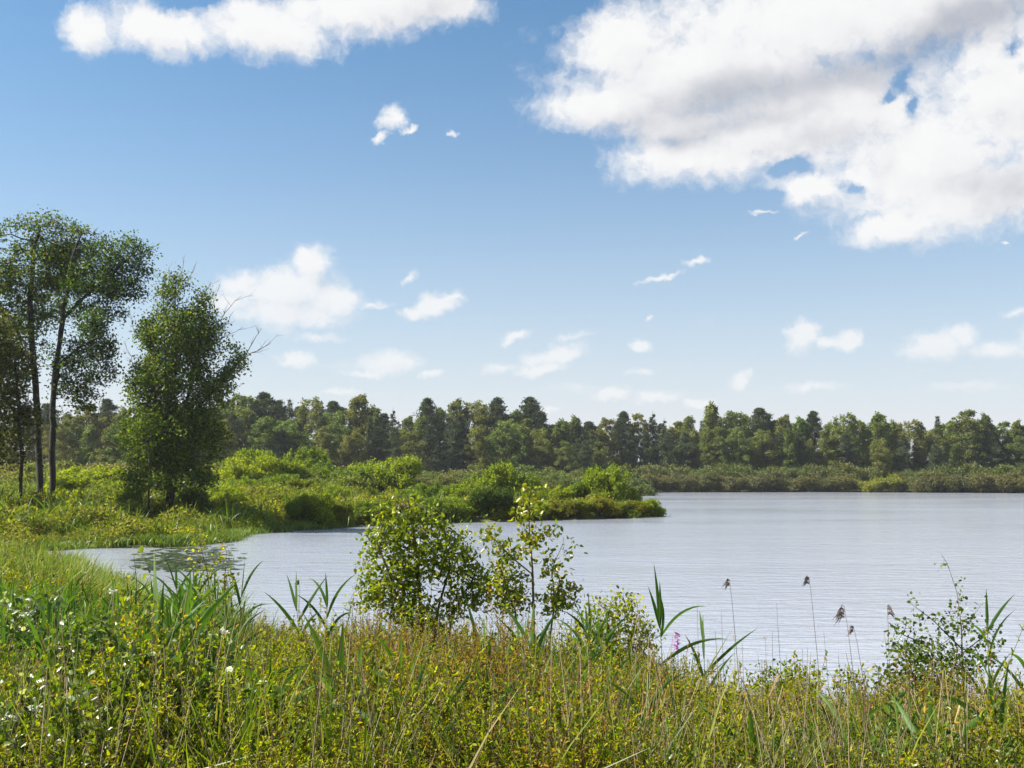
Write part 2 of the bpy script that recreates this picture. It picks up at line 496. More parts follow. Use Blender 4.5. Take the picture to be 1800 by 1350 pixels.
def height(x, y):
    x = np.asarray(x, float); y = np.asarray(y, float)
    wob = .35 * np.sin(x * .9 + y * .33) + .25 * np.sin(x * 2.1 - y * 1.4)
    d = sdist(x, y) + wob * np.clip(y / 25, .25, 1.6)
    near = .04 + .26 * sm(d / 1.2) + .62 * sm(d / 9)
    left = .02 + .22 * sm(d / 2.0) + .85 * sm((d - 1) / 13) * sm((-x - 4) / 12)
    far = .05 + .4 * sm(d / 6) + .7 * sm(d / 60)
    isnear = y < 20 + .0 * x
    isnear = isnear | ((x < -3) & (y < 33) & (y < 36))
    wl = sm((y - 100) / 50)
    z = np.where(isnear, near, left * (1 - wl) + far * wl)
    z = z + .04 * np.sin(x * 1.7) * np.sin(y * 1.3) * np.clip(d, 0, 1)
    under = -.05 - np.minimum(1.4, -d * .3)
    return np.where(d > 0, z, under)


def hz(x, y):
    return float(height(np.array([x]), np.array([y]))[0])


def build_ground():
    rad = np.concatenate([[0.01], np.geomspace(1.0, 260, 230), np.geomspace(270, 5000, 40)])
    th = np.concatenate([np.linspace(-1.0, 1.0, 300), np.linspace(1.0, 2 * math.pi - 1.0, 90)[1:-1]])
    nr, nt = len(rad), len(th)
    X = rad[:, None] * np.sin(th)[None]; Y = rad[:, None] * np.cos(th)[None]
    Z = height(X, Y)
    v = np.stack([X, Y, Z], -1).reshape(-1, 3)
    i = np.arange(nr - 1)[:, None] * nt; j = np.arange(nt)[None]
    q = np.stack([i + j, i + nt + j, i + nt + (j + 1) % nt, i + (j + 1) % nt], -1).reshape(-1, 4)
    me = mesh_from('ground', v, [q[:, ::-1]], smooth=True)
    m, t = new_mat('peaty_ground')
    tc = t.n('ShaderNodeTexCoord')
    n = t.n('ShaderNodeTexNoise', ins={'Vector': tc.outputs['Object'], 'Scale': 1.4, 'Detail': 8.0, 'Roughness': .65})
    n2 = t.n('ShaderNodeTexNoise', ins={'Vector': tc.outputs['Object'], 'Scale': 14.0, 'Detail': 5.0})
    f = t.m('ADD', t.m('MULTIPLY', n.outputs['Fac'], .6), t.m('MULTIPLY', n2.outputs['Fac'], .4))
    col = t.ramp(f, [(.35, (.035, .028, .014)), (.5, (.06, .07, .018)), (.65, (.11, .12, .03))])
    b = t.n('ShaderNodeBump', ins={'Height': n2.outputs['Fac'], 'Strength': .8, 'Distance': .05})
    p = t.n('ShaderNodeBsdfPrincipled', ins={'Base Color': col, 'Roughness': .95, 'Normal': b.outputs[0]})
    o = t.n('ShaderNodeOutputMaterial')
    t.t.links.new(p.outputs[0], o.inputs[0])
    tag(link('ground', me, m), kind='structure')


build_ground()


def build_water():
    m, t = new_mat('lake_water')
    tc = t.n('ShaderNodeTexCoord')
    P = tc.outputs['Object']
    def wave(scale, sx, sy, det, rough=.55, rot=0.12):
        mp = t.n('ShaderNodeMapping', ins={0: P, 2: (0, 0, rot), 3: (sx, sy, 1)})
        return t.n('ShaderNodeTexNoise', ins={'Vector': mp.outputs[0], 'Scale': scale, 'Detail': det, 'Roughness': rough}).outputs['Fac']
    a = wave(1.0, .9, 2.4, 3.0)
    b = wave(3.8, .8, 2.2, 4.0, .6, -.1)
    c = wave(11.0, .8, 1.8, 2.0, .6, .3)
    gust = wave(.05, .45, 1.3, 4.0, .6, .05)
    g = t.mr(gust, .36, .64, .3, 1.5)
    h = t.m('ADD', t.m('ADD', t.m('MULTIPLY', a, .060), t.m('MULTIPLY', b, .026)), t.m('MULTIPLY', c, .007))
    h = t.m('MULTIPLY', h, g)
    bm = t.n('ShaderNodeBump', ins={'Height': h, 'Strength': 1.0, 'Distance': 1.0})
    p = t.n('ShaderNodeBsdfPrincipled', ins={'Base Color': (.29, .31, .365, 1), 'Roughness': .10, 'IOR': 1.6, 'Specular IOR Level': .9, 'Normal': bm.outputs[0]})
    o = t.n('ShaderNodeOutputMaterial')
    t.t.links.new(p.outputs[0], o.inputs[0])
    rad = np.concatenate([[0.01], np.geomspace(4, 700, 60)])
    th = np.linspace(-1.5, 1.5, 80)
    X = rad[:, None] * np.sin(th)[None]; Y = rad[:, None] * np.cos(th)[None]
    v = np.stack([X, Y, np.zeros_like(X)], -1).reshape(-1, 3)
    nt = len(th)
    i = np.arange(len(rad) - 1)[:, None] * nt; j = np.arange(nt - 1)[None]
    q = np.stack([i + j, i + j + 1, i + nt + j + 1, i + nt + j], -1).reshape(-1, 4)
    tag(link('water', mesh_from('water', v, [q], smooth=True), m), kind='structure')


build_water()


# ------------------------------------------------------------------ woody skeletons by space colonisation
def colonise(roots, attractors, step, kill, reach, iters=90, jitter=.15, r=rng, up=0.0):
    """roots: polylines that already stand. returns nodes and parents"""
    nodes = []; par = []
    for pl, parent0 in roots:
        for i, p in enumerate(pl):
            nodes.append(np.array(p, float))
            par.append(parent0 if i == 0 else len(nodes) - 2)
    N = np.array(nodes); par = list(par)
    A = np.array(attractors, float)
    d = np.linalg.norm(A[:, None] - N[None], axis=2)
    near = d.argmin(1); dist = d.min(1)
    for _ in range(iters):
        act = dist < reach
        if not act.any():
            break
        idx = near[act]
        vec = norm(A[act] - N[idx])
        uq, inv = np.unique(idx, return_inverse=True)
        s = np.zeros((len(uq), 3))
        np.add.at(s, inv, vec)
        s = norm(s) + r.normal(0, jitter, s.shape)
        s[:, 2] += up
        new = N[uq] + norm(s) * step
        base = len(N)
        N = np.vstack([N, new])
        par += list(uq)
        dn = np.linalg.norm(A[:, None] - new[None], axis=2)
        m = dn.min(1); am = dn.argmin(1) + base
        better = m < dist
        near = np.where(better, am, near); dist = np.where(better, m, dist)
        keep = dist > kill
        A = A[keep]; near = near[keep]; dist = dist[keep]
        if len(A) == 0:
            break
    return N, np.array(par)


def skeleton_geo(N, par, tip, power=2.4, maxr=1e9, k=5, k_thin=3):
    n = len(N)
    ch = np.bincount(par[par >= 0], minlength=n)
    acc = np.where(ch == 0, tip ** power, 0.0)
    for i in range(n - 1, 0, -1):           # children always follow their parents
        if par[i] >= 0:
            acc[par[i]] += acc[i]
    rad = np.minimum(acc ** (1 / power), maxr)
    g = Geo()
    p = par.copy()
    root = p < 0
    p[root] = np.where(root)[0]
    d = norm(N - N[p]); d[root] = [0, 0, 1]
    ref = np.where(np.abs(d[:, 2:3]) > .95, np.array([[1., 0, 0]]), np.array([[0, 0, 1.]]))
    ref = np.array([[.33, .91, .2]])
    a = norm(np.cross(d, ref)); b = np.cross(d, a)
    for thick in (True, False):
        sel = np.where(~root & ((rad > tip * 3) == thick))[0]
        if not len(sel):
            continue
        kk = k if thick else k_thin
        th = np.arange(kk) / kk * 2 * math.pi
        c = np.cos(th)[None, :, None]; s_ = np.sin(th)[None, :, None]
        pi = p[sel]
        # a side twig starts with its own thickness
        ra = np.where(rad[pi] > rad[sel] * 1.6, rad[sel] * 1.25, rad[pi])[:, None, None]
        rb = rad[sel][:, None, None]
        da = np.where((rad[pi] > rad[sel] * 1.6)[:, None], d[sel], d[pi])
        aa = norm(np.cross(da, ref)); ba = np.cross(da, aa)
        r0 = N[pi][:, None] + ra * (aa[:, None] * c + ba[:, None] * s_)
        r1 = N[sel][:, None] + rb * (a[sel][:, None] * c + b[sel][:, None] * s_)
        v = np.concatenate([r0, r1], 1).reshape(-1, 3)
        off = np.arange(len(sel))[:, None] * (2 * kk); j = np.arange(kk)[None]
        q = np.stack([off + j, off + (j + 1) % kk, off + kk + (j + 1) % kk, off + kk + j], -1).reshape(-1, 4)
        g.add(v, [q], np.full(len(v), .5))
    return g, rad, ch


def in_blobs(blobs, n, r=rng, shell=.0):
    """random points in a union of ellipsoids (centre3, radii3), by volume"""
    vol = np.array([b[3] * b[4] * b[5] for b in blobs]); pick = r.choice(len(blobs), n, p=vol / vol.sum())
    u = norm(r.normal(size=(n, 3))) * (shell + (1 - shell) * r.random((n, 1)) ** (1 / 3))
    B = np.array(blobs)[pick]
    return B[:, :3] + u * B[:, 3:6]


def leaf_cloud(anchors, per, spread, length, width, template=T_DIAMOND, r=rng, upbias=.7, droop=0.):
    n = len(anchors) * per
    c = np.repeat(anchors, per, axis=0) + r.normal(0, 1, (n, 3)) * spread
    ax = norm(r.normal(size=(n, 3)) + np.array([0, 0, -droop]))
    nm = norm(r.normal(size=(n, 3)) + np.array([0, 0, upbias]))
    L = length * r.uniform(.65, 1.3, n)
    return leaves(c, ax, nm, L, L * width, template, r)


def tree_parts(roots, blobs, n_att, step, kill, reach, tip, leaf_n, spread, leaf_len, leaf_w, bark, leafm, template=T_DIAMOND, seed=1, maxr=1e9, leaf_sel=3.0, jitter=.15, up=0., shell=0., k=6, thin_out=0., k_thin=3, droop=0., power=2.4, clump=0., clump_thr=-.5):
    r = np.random.default_rng(seed)
    att = in_blobs(blobs, n_att, r, shell)
    if bark is BARK_DARK:       # living stems are never quite straight
        roots = [(np.vstack([q[:1], q[1:] + np.cumsum(r.normal(0, .028, (len(q) - 1, 3)), 0) * [1, 1, 0]]) if p_ < 0 else q, p_) for q, p_ in roots]
    N, par = colonise(roots, att, step, kill, reach, jitter=jitter, r=r, up=up)
    g, rad, ch = skeleton_geo(N, par, tip, maxr=maxr, k=k, k_thin=k_thin, power=power)
    wood = with_mat(g.mesh('trunk', True), bark)
    sel = (rad < tip * leaf_sel) & (par >= 0)
    sel[:sum(len(q[0]) for q in roots)] = False
    A = N[sel]
    if clump:
        K = r.normal(size=(6, 3)) * (2 * math.pi / clump) * .6
        ph = r.uniform(0, 6.28, 6)
        nz = np.sin(A @ K.T + ph).sum(1) / 1.7
        A = A[nz > clump_thr + r.normal(0, .25, len(A))]
    if thin_out:
        A = A[r.random(len(A)) > thin_out]
    v, f, a = leaf_cloud(A, leaf_n, spread, leaf_len, leaf_w, template, r, droop=droop)
    g2 = Geo(); g2.add(v, f, a)
    lm = with_mat(g2.mesh('crown'), leafm)
    return wood, lm


def lerp_line(pts, n):
    pts = np.asarray(pts, float)
    d = np.concatenate([[0], np.cumsum(np.linalg.norm(np.diff(pts, axis=0), axis=1))])
    t = np.linspace(0, d[-1], n)
    return np.stack([np.interp(t, d, pts[:, i]) for i in range(3)], 1)


# ------------------------------------------------------------------ the trees of the left bank
def pix_blobs(lst, Y, org, depth=None):
    """ellipsoids given by picture position and size at distance Y -> local metres relative to org"""
    out = []
    for b in lst:
        px, py, rx, ry = b[:4]
        dy = b[4] if len(b) > 4 else 0
        c = at(px, py, Y + dy) - org
        s = (Y + dy) / FPX
        out.append((c[0], c[1], c[2], rx * s, (b[5] if len(b) > 5 else rx * s * .8), ry * s))
    return out


def pl(px_pts, Y, org):
    return np.array([at(px, py, Y + dy) - org for px, py, dy in px_pts])


def bank_trees():
    # oak with the straight trunk
    Y = 55.0
    o = at(70, 866, Y); o[2] = hz(o[0], Y) - .05
    def base(px, Y):
        q = at(px, 866, Y); q[2] = hz(q[0], Y) - .05
        return q
    o = base(72, 55)
    tr = lerp_line(np.vstack([[0, 0, 0], pl([(68, 780, 0), (66, 690, 0), (62, 600, 0), (60, 520, 0), (70, 440, 0), (80, 400, 0)], Y, o)]), 34)
    blobs = pix_blobs([(30, 430, 55, 45), (80, 400, 50, 28), (20, 500, 60, 55), (90, 470, 60, 55), (40, 580, 55, 55), (0, 560, 50, 80), (30, 650, 45, 45), (120, 420, 40, 40), (60, 540, 60, 60, 1.5), (-10, 440, 50, 50)], Y, o)
    w, l = tree_parts([(tr, -1)], blobs, 1500, .30, .42, 4, .015, 58, .22, .135, .74, BARK_DARK, LEAF_OAK, T_LOBE, 21, clump=2.0, maxr=.33, leaf_sel=2.3, k=8, power=2.25)
    plant('oak_tree', 'tall oak with a straight dark trunk, left of its leaning twin on the bank', 'tree', [('trunk', w), ('crown', l)], o, color=(1.1, 1.2, .85))
    # its leaning twin
    Y = 54.2
    o = base(90, Y)
    tr = lerp_line(np.vstack([[0, 0, 0], pl([(94, 780, 0), (98, 700, 0), (104, 620, 0), (112, 560, 0), (122, 500, 0), (128, 450, 0), (140, 410, 0)], Y, o)]), 34)
    br1 = lerp_line(pl([(112, 560, 0), (150, 520, -.3), (200, 480, -.5), (240, 440, -.5)], Y, o), 18)
    br2 = lerp_line(pl([(104, 640, 0), (140, 610, -.3), (180, 590, -.5)], Y, o), 12)
    blobs = pix_blobs([(150, 420, 45, 30), (190, 450, 45, 32), (235, 435, 34, 22), (250, 470, 26, 30), (160, 490, 60, 40), (215, 510, 45, 28), (130, 540, 40, 40), (190, 545, 34, 22),
                       (160, 610, 45, 38), (175, 660, 36, 34), (145, 700, 34, 34), (110, 660, 30, 50), (120, 470, 50, 50, 1.5), (165, 570, 35, 30, -1.5)], Y, o)
    w, l = tree_parts([(tr, -1), (br1, 17), (br2, 12)], blobs, 1600, .30, .42, 4, .015, 56, .22, .135, .74, BARK_DARK, LEAF_OAK, T_LOBE, 22, clump=1.9, maxr=.30, leaf_sel=2.3, k=8, power=2.25)
    plant('oak_tree', 'tall oak leaning right with long limbs over the gap, right of the twin trunks', 'tree', [('trunk', w), ('crown', l)], o, color=(1.1, 1.2, .85))
    # slim young tree left of the pair
    Y = 52
    o = base(36, Y)
    tr = lerp_line(np.vstack([[0, 0, 0], pl([(37, 800, 0), (34, 740, 0), (30, 680, 0), (24, 610, 0)], Y, o)]), 22)
    blobs = pix_blobs([(20, 640, 36, 40), (10, 700, 38, 45), (36, 740, 28, 40), (15, 780, 34, 34), (45, 790, 22, 22), (-20, 600, 40, 60)], Y, o)
    w, l = tree_parts([(tr, -1)], blobs, 800, .25, .36, 4, .012, 26, .28, .16, .75, BARK_DARK, LEAF_OAK, T_LOBE, 23, maxr=.11, k=7)
    plant('young_tree', 'slim young tree with thin trunk and brownish leaves left of the oaks', 'tree', [('trunk', w), ('crown', l)], o, color=(1.6, 1.15, .9))
    # tree cut by the edge of the view
    Y = 50
    o = base(-60, Y)
    tr = lerp_line(np.vstack([[0, 0, 0], pl([(-55, 760, 0), (-50, 660, 0), (-40, 560, 0)], Y, o)]), 22)
    blobs = pix_blobs([(-40, 580, 60, 50), (-20, 640, 50, 50), (-50, 720, 65, 60), (-10, 760, 30, 50), (-70, 640, 70, 60), (-60, 800, 60, 30)], Y, o)
    w, l = tree_parts([(tr, -1)], blobs, 900, .28, .4, 4, .013, 28, .30, .17, .75, BARK_DARK, LEAF_OAK, T_LOBE, 24, maxr=.2, k=7)
    plant('edge_tree', 'reddish brown tree at the very left end of the bank, mostly cut off', 'tree', [('trunk', w), ('crown', l)], o, color=(1.5, 1.1, .8))
    # the egg shaped tree standing alone
    Y = 53.0
    o = base(298, Y)
    tr = lerp_line(np.vstack([[0, 0, 0], pl([(298, 800, 0), (302, 700, 0), (308, 600, 0), (312, 520, 0), (316, 478, 0)], Y, o)]), 30)
    b1 = lerp_line(pl([(300, 780, 0), (330, 700, .3), (352, 600, .5), (362, 540, .5)], Y, o), 16)
    b2 = lerp_line(pl([(299, 770, 0), (272, 700, -.3), (262, 620, -.4), (268, 560, -.3)], Y, o), 16)
    b3 = lerp_line(pl([(300, 760, 0), (350, 715, -.5), (390, 670, -.6), (425, 630, -.6)], Y, o), 16)
    b4 = lerp_line(pl([(301, 740, 0), (290, 640, -1), (288, 560, -1), (286, 500, -.9)], Y, o), 16)
    blobs = pix_blobs([(315, 505, 26, 32), (290, 520, 26, 36), (345, 540, 32, 34), (265, 590, 28, 32), (310, 590, 70, 50), (360, 600, 42, 44), (300, 670, 75, 55), (255, 680, 38, 50), (370, 680, 48, 44),
                       (415, 640, 26, 24), (300, 760, 82, 58), (245, 760, 34, 50), (360, 770, 42, 50), (300, 820, 70, 32), (240, 815, 26, 26), (430, 622, 14, 16), (330, 842, 60, 16), (262, 842, 50, 14), (300, 850, 70, 12, -1)], Y, o)
    w, l = tree_parts([(tr, -1), (b1, 7), (b2, 7), (b3, 8), (b4, 9)], blobs, 2600, .26, .34, 4, .014, 50, .22, .135, .74, BARK_DARK, LEAF_OAK, T_LOBE, 25, clump=1.3, clump_thr=-1.5, maxr=.26, leaf_sel=2.4, k=8, power=2.3, up=.15)
    # dead wood on its right flank
    r = np.random.default_rng(5); dead = []
    def twig(p0, p1, rad, lvl):
        p0 = np.array(p0); p1 = np.array(p1)
        L = np.linalg.norm(p1 - p0)
        n = 7
        q = p0 + (p1 - p0) * np.linspace(0, 1, n)[:, None] + np.cumsum(r.normal(0, L * .022, (n, 3)), 0)
        g.tube(q, np.linspace(rad, rad * .35, n), 4)
        if lvl:
            for kk in range(3 if lvl > 1 else 2):
                i = r.integers(2, n)
                dd = norm((p1 - p0) / L + r.normal(0, .45, 3))
                twig(q[i - 1], q[i - 1] + dd * L * r.uniform(.3, .55), rad * .5, lvl - 1)
    for a, b, rr in [((425, 632), (480, 600), .035), ((432, 625), (455, 578), .03), ((375, 590), (412, 540), .03), ((370, 580), (425, 525), .03), ((362, 560), (385, 500), .025), ((345, 540), (372, 495), .025),
                     ((380, 600), (425, 575), .025), ((330, 500), (345, 460), .02), ((312, 500), (320, 452), .02), ((240, 590), (228, 545), .02), ((232, 640), (215, 600), .02), ((300, 500), (296, 465), .02)]:
        g = Geo()
        twig(pl([(*a, -.4)], Y, o)[0], pl([(*b, -.4)], Y, o)[0], rr * .75, 2)
        dead.append(('dead_branch', with_mat(g.mesh('dead_branch'), BARK_DEAD)))
    plant('lone_tree', 'dense egg shaped tree with bare dead branches on its right side', 'tree', [('trunk', w), ('crown', l)] + dead, o, color=(1.4, 1.45, .8))
    # thin stem at its left foot
    Y = 51.5
    o = base(262, Y)
    tr = lerp_line(np.vstack([[0, 0, 0], pl([(262, 820, 0), (258, 770, 0)], Y, o)]), 10)
    blobs = pix_blobs([(250, 770, 26, 32), (262, 800, 20, 16), (235, 800, 16, 20)], Y, o)
    w, l = tree_parts([(tr, -1)], blobs, 260, .2, .3, 3, .012, 8, .18, .13, .75, BARK_DARK, LEAF_SHRUB, T_LOBE, 26, maxr=.06)
    plant('young_tree', 'small sunlit sapling with a thin stem at the left foot of the lone tree', 'tree', [('trunk', w), ('crown', l)], o, color=(.9, .95, .9))


bank_trees()


# ------------------------------------------------------------------ generic far trees and shrubs
def far_broadleaf(seed, H=14., W=8., kind='round'):
    r = np.random.default_rng(seed)
    g = Geo()
    lean = r.normal(0, .03, 2)
    top = np.array([lean[0] * H, lean[1] * H, H * .85])
    q = top * np.linspace(0, 1, 7)[:, None] + np.vstack([np.zeros(3), r.normal(0, .12, (6, 3)) * [1, 1, 0]])
    g.tube(q, np.linspace(.22, .05, 7), 6)
    cl = []
    n = 125
    lob = r.uniform(0, 6.28, 3)
    for i in range(n):
        zz = 1 - r.uniform(.03, .97) ** 1.15
        if kind == 'round': prof = math.sqrt(max(0, 1 - (max(0, zz - .42) / .58) ** 1.7))
        else: prof = (max(0, 1 - zz) ** .62) * 1.1
        a = r.uniform(0, 2 * math.pi)
        prof *= 1 + .22 * math.sin(2 * a + lob[0] + zz * 3) + .18 * math.sin(3 * a + lob[1] - zz * 5) + .16 * math.sin(zz * 17 + lob[2])
        rr = W / 2 * prof * math.sqrt(r.uniform(.2, 1))
        c = np.array([math.cos(a) * rr + lean[0] * H * zz, math.sin(a) * rr, zz * H])
        sz = r.uniform(.38, .95) * W / 8 * (1 if zz < .85 else .75)
        cl.append((c, sz))
        if i % 8 == 0:
            k = q[min(6, int(zz * .75 * 7))]
            g.tube(np.array([k, (k + c) / 2 + [0, 0, -.3], c]), [.07, .05, .02], 4)
    trunk = with_mat(g.mesh('far_trunk'), BARK)
    g2 = Geo()
    for c, s in cl:
        m = int(110 * s * s) + 34
        u = norm(r.normal(size=(m, 3))) * r.uniform(.45, 1.0, (m, 1)) ** .5 * (1 + .25 * r.normal(size=(m, 1)))
        p = c + u * np.array([s * 1.05, s * 1.05, s * .72])
        nm = norm(u + r.normal(0, .6, (m, 3)) + [0, 0, .4])
        L = r.uniform(.2, .38, m)
        v, f, a = leaves(p, norm(r.normal(size=(m, 3))), nm, L, L * .8, T_DIAMOND, r)
        # every bough has a tone of its own
        a = np.clip(a * .55 + r.uniform(0, .45), 0, 1)
        g2.add(v, f, a)
    crown = with_mat(g2.mesh('far_crown'), LEAF_FOREST)
    return trunk, crown


def far_pine(seed, H=15.):
    r = np.random.default_rng(seed)
    g = Geo(); g2 = Geo()
    q = np.stack([np.cumsum(r.normal(0, .08, 9)), np.cumsum(r.normal(0, .08, 9)), np.linspace(0, H * .97, 9)], 1); q[0, :2] = 0
    g.tube(q, np.linspace(.2, .05, 9), 6)
    n = 84
    bend = r.uniform(0, 6.28)
    for i in range(n):
        zz = 1 - r.uniform(.0, .9) ** 1.25
        a = r.uniform(0, 2 * math.pi)
        reach = (1 - zz) ** .6 * 3.7 * r.uniform(.3, 1.15) * (1 + .25 * math.sin(zz * 11 + bend)) + .08
        k = np.array([np.interp(zz * .97, np.linspace(0, .97, 9), q[:, 0]), np.interp(zz * .97, np.linspace(0, .97, 9), q[:, 1]), zz * H * .97])
        c = k + np.array([math.cos(a) * reach, math.sin(a) * reach, reach * r.uniform(-.05, .35)])
        g.tube(np.array([k, (k + c) / 2, c]), [.06, .04, .015], 4)
        for t_ in (.55, 1.0):
            cc = k + (c - k) * t_
            s = r.uniform(.45, 1.0) * (.7 + .5 * t_) * (.40 + .6 * min(1, (1 - zz) / .25))
            m = 95
            u = norm(r.normal(size=(m, 3))) * r.uniform(.3, 1, (m, 1)) * (1 + .25 * r.normal(size=(m, 1)))
            p = cc + u * np.array([s * 1.35, s * 1.35, s * .55])
            L = r.uniform(.22, .42, m)
            v, f, a2 = leaves(p, norm(u + [0, 0, .6] + r.normal(0, .4, (m, 3))), norm(r.normal(size=(m, 3)) + [0, 0, .6]), L, L * .5, T_DIAMOND, r)
            g2.add(v, f, np.clip(a2 * .6 + r.uniform(0, .4), 0, 1))
    return with_mat(g.mesh('pine_trunk'), BARK), with_mat(g2.mesh('pine_crown'), LEAF_PINE)


def far_spruce(seed, H=15.):
    r = np.random.default_rng(seed)
    g = Geo(); g2 = Geo()
    g.tube([(0, 0, 0), (0, 0, H * .5), (0, 0, H)], [.2, .12, .02], 6)
    z = H * .12
    while z < H * .98:
        R = 2.7 * (1 - z / H) + .15
        nb = int(6 + R * 2)
        for b in range(nb):
            a = r.uniform(0, 2 * math.pi)
            rr = R * r.uniform(.75, 1.1)
            m = int(10 + rr * 14)
            t_ = r.uniform(0.1, 1, m)
            p = np.stack([np.cos(a) * rr * t_, np.sin(a) * rr * t_, z - .28 * rr * t_ + r.normal(0, .05, m)], 1) + r.normal(0, .12, (m, 3))
            L = r.uniform(.25, .42, m)
            v, f, av = leaves(p, np.array([[math.cos(a), math.sin(a), -.4]]) + r.normal(0, .4, (m, 3)), norm(r.normal(size=(m, 3)) * .5 + [0, 0, 1]), L, L * .5, T_DIAMOND, r)
            g2.add(v, f, av * .8)
        z += r.uniform(.35, .55)
    return with_mat(g.mesh('spruce_trunk'), BARK), with_mat(g2.mesh('spruce_crown'), LEAF_PINE)


def shrub(seed, H=3., W=3.6, leafm=None, leaf=.12, n_att=420, per=9, thin=0., stems=5, name='shrub'):
    r = np.random.default_rng(seed)
    roots = []
    off = 0
    for i in range(stems):
        a = r.uniform(0, 2 * math.pi); b = r.uniform(.05, .28) * W
        q = lerp_line([(math.cos(a) * .08 * W * .5, math.sin(a) * .08 * W * .5, 0), (math.cos(a) * b * .7, math.sin(a) * b * .7, H * .3), (math.cos(a) * b, math.sin(a) * b, H * r.uniform(.4, .62))], 8)
        roots.append((q, -1))
    blobs = []
    for i in range(11):
        a = r.uniform(0, 2 * math.pi); rr = W * .5 * math.sqrt(r.random()) * .72
        zz = r.uniform(.22, .72) * (1 - .35 * (rr / (W * .5)) ** 2)
        s = r.uniform(.13, .25)
        blobs.append((math.cos(a) * rr, math.sin(a) * rr, zz * H, s * W, s * W, s * H * .95))
    for i in range(9):          # leading shoots that break the outline
        a = r.uniform(0, 2 * math.pi); rr = W * .5 * math.sqrt(r.random()) * .8
        blobs.append((math.cos(a) * rr, math.sin(a) * rr, r.uniform(.55, .92) * H * (1 - .3 * rr / (W * .5)), .045 * W, .045 * W, .11 * H))
    w, l = tree_parts(roots, blobs, n_att, H * .055, H * .07, H, .006 * H / 3 + .002, per, leaf * .95, leaf, .68, BARK, leafm, T_DIAMOND, seed, maxr=.06, leaf_sel=2.6, k=4, thin_out=thin, up=.1)
    w.name = name + '_stems'; l.name = name + '_foliage'
    return w, l


BROAD = [far_broadleaf(101, 14, 8), far_broadleaf(102, 14, 8.6), far_broadleaf(103, 14, 6.4, 'tall'), far_broadleaf(104, 14, 6.8, 'tall'), far_broadleaf(105, 14, 7.4, 'round')]
PINES = [far_pine(111), far_pine(112), far_pine(113)]
SPRUCE = [far_spruce(121), far_spruce(122)]
SHRUBS = [shrub(131 + i, 3., 3.8, LEAF_SHRUB, .135, 560, 34) for i in range(4)]
FAR_SHRUBS = [shrub(141 + i, 5., 6.5, LEAF_FOREST, .30, 480, 20) for i in range(3)]

# the silhouette of the far wood: x, top y, kind (b broadleaf, p pine, s spruce), distance
SKYLINE = [
    (115, 725, 'b', 150), (150, 712, 'b', 160), (185, 700, 'p', 165), (215, 715, 'b', 160), (-20, 715, 'b', 160), (40, 720, 'b', 165), (80, 708, 'p', 170),
    (255, 712, 'b', 168), (300, 705, 'p', 170), (345, 712, 'b', 170), (385, 700, 'b', 168),
    (415, 692, 'b', 170), (440, 700, 'b', 176), (464, 688, 'p', 172), (488, 702, 'p', 180), (508, 700, 's', 182), (545, 698, 'b', 178), (584, 704, 'p', 186), (628, 692, 'b', 180), (652, 712, 'b', 184), (690, 716, 's', 186),
    (716, 730, 'b', 184), (752, 698, 'p', 188), (775, 716, 'b', 190), (800, 700, 'b', 190), (832, 704, 'b', 192), (850, 716, 'p', 192), (876, 697, 'p', 190), (905, 720, 'b', 196), (930, 696, 'p', 190), (955, 722, 'p', 196),
    (985, 736, 'b', 198), (1010, 730, 'b', 200), (1035, 740, 'p', 200), (1062, 734, 'b', 200), (1100, 722, 'p', 200), (1124, 728, 'b', 202), (1148, 722, 's', 202), (1168, 734, 's', 204), (1192, 742, 'b', 204), (1210, 730, 'b', 200),
    (1254, 706, 'b', 198), (1285, 722, 'b', 200), (1312, 728, 'b', 204), (1336, 716, 'p', 202), (1352, 728, 'p', 204), (1378, 728, 'b', 198), (1405, 732, 'b', 200), (1432, 722, 'p', 202), (1458, 742, 'b', 204), (1486, 726, 'b', 198), (1512, 738, 'b', 202),
    (1542, 724, 'b', 198), (1572, 738, 'b', 204), (1600, 738, 'b', 198), (1622, 748, 's', 206), (1650, 730, 's', 202), (1672, 738, 'b', 206), (1700, 722, 'b', 196), (1732, 726, 'b', 198), (1765, 742, 'b', 200), (1792, 738, 'b', 198),
    (1830, 735, 'b', 200), (1870, 728, 'p', 200), (1910, 738, 'b', 200), (1960, 730, 'b', 200), (2010, 735, 'p', 200),
]
KINDTXT = {'b': ('broadleaf_tree', 'broadleaf tree'), 'p': ('pine_tree', 'pine'), 's': ('spruce_tree', 'spruce')}
SPECIAL = {
    930: 'tallest dark pine with a flat tufted top in the far wood behind the spit',
    876: 'dark round-topped pine rising just left of the tallest far pine',
    752: 'broad dark pine on the skyline above the middle of the spit',
    1254: 'tall leafy tree breaking the skyline above the right water',
    1336: 'dark pine poking up right of the tall leafy skyline tree',
    1432: 'dark pine on the skyline above the yellow far bush',
    1650: 'pointed spruce on the right skyline beside a broad round crown',
    1700: 'broad round-crowned tree with olive leaves near the right end of the wood',
    628: 'full green crown on the skyline right of the lone tree',
    464: 'pine on the skyline just right of the lone tree',
    1148: 'narrow pointed spruce on the skyline above the spit end',
    508: 'small pointed spruce between two crowns right of the lone tree',
    690: 'thin spruce spire on the skyline in the dip left of centre',
    545: 'rounded light green crown in the far wood left of centre',
}


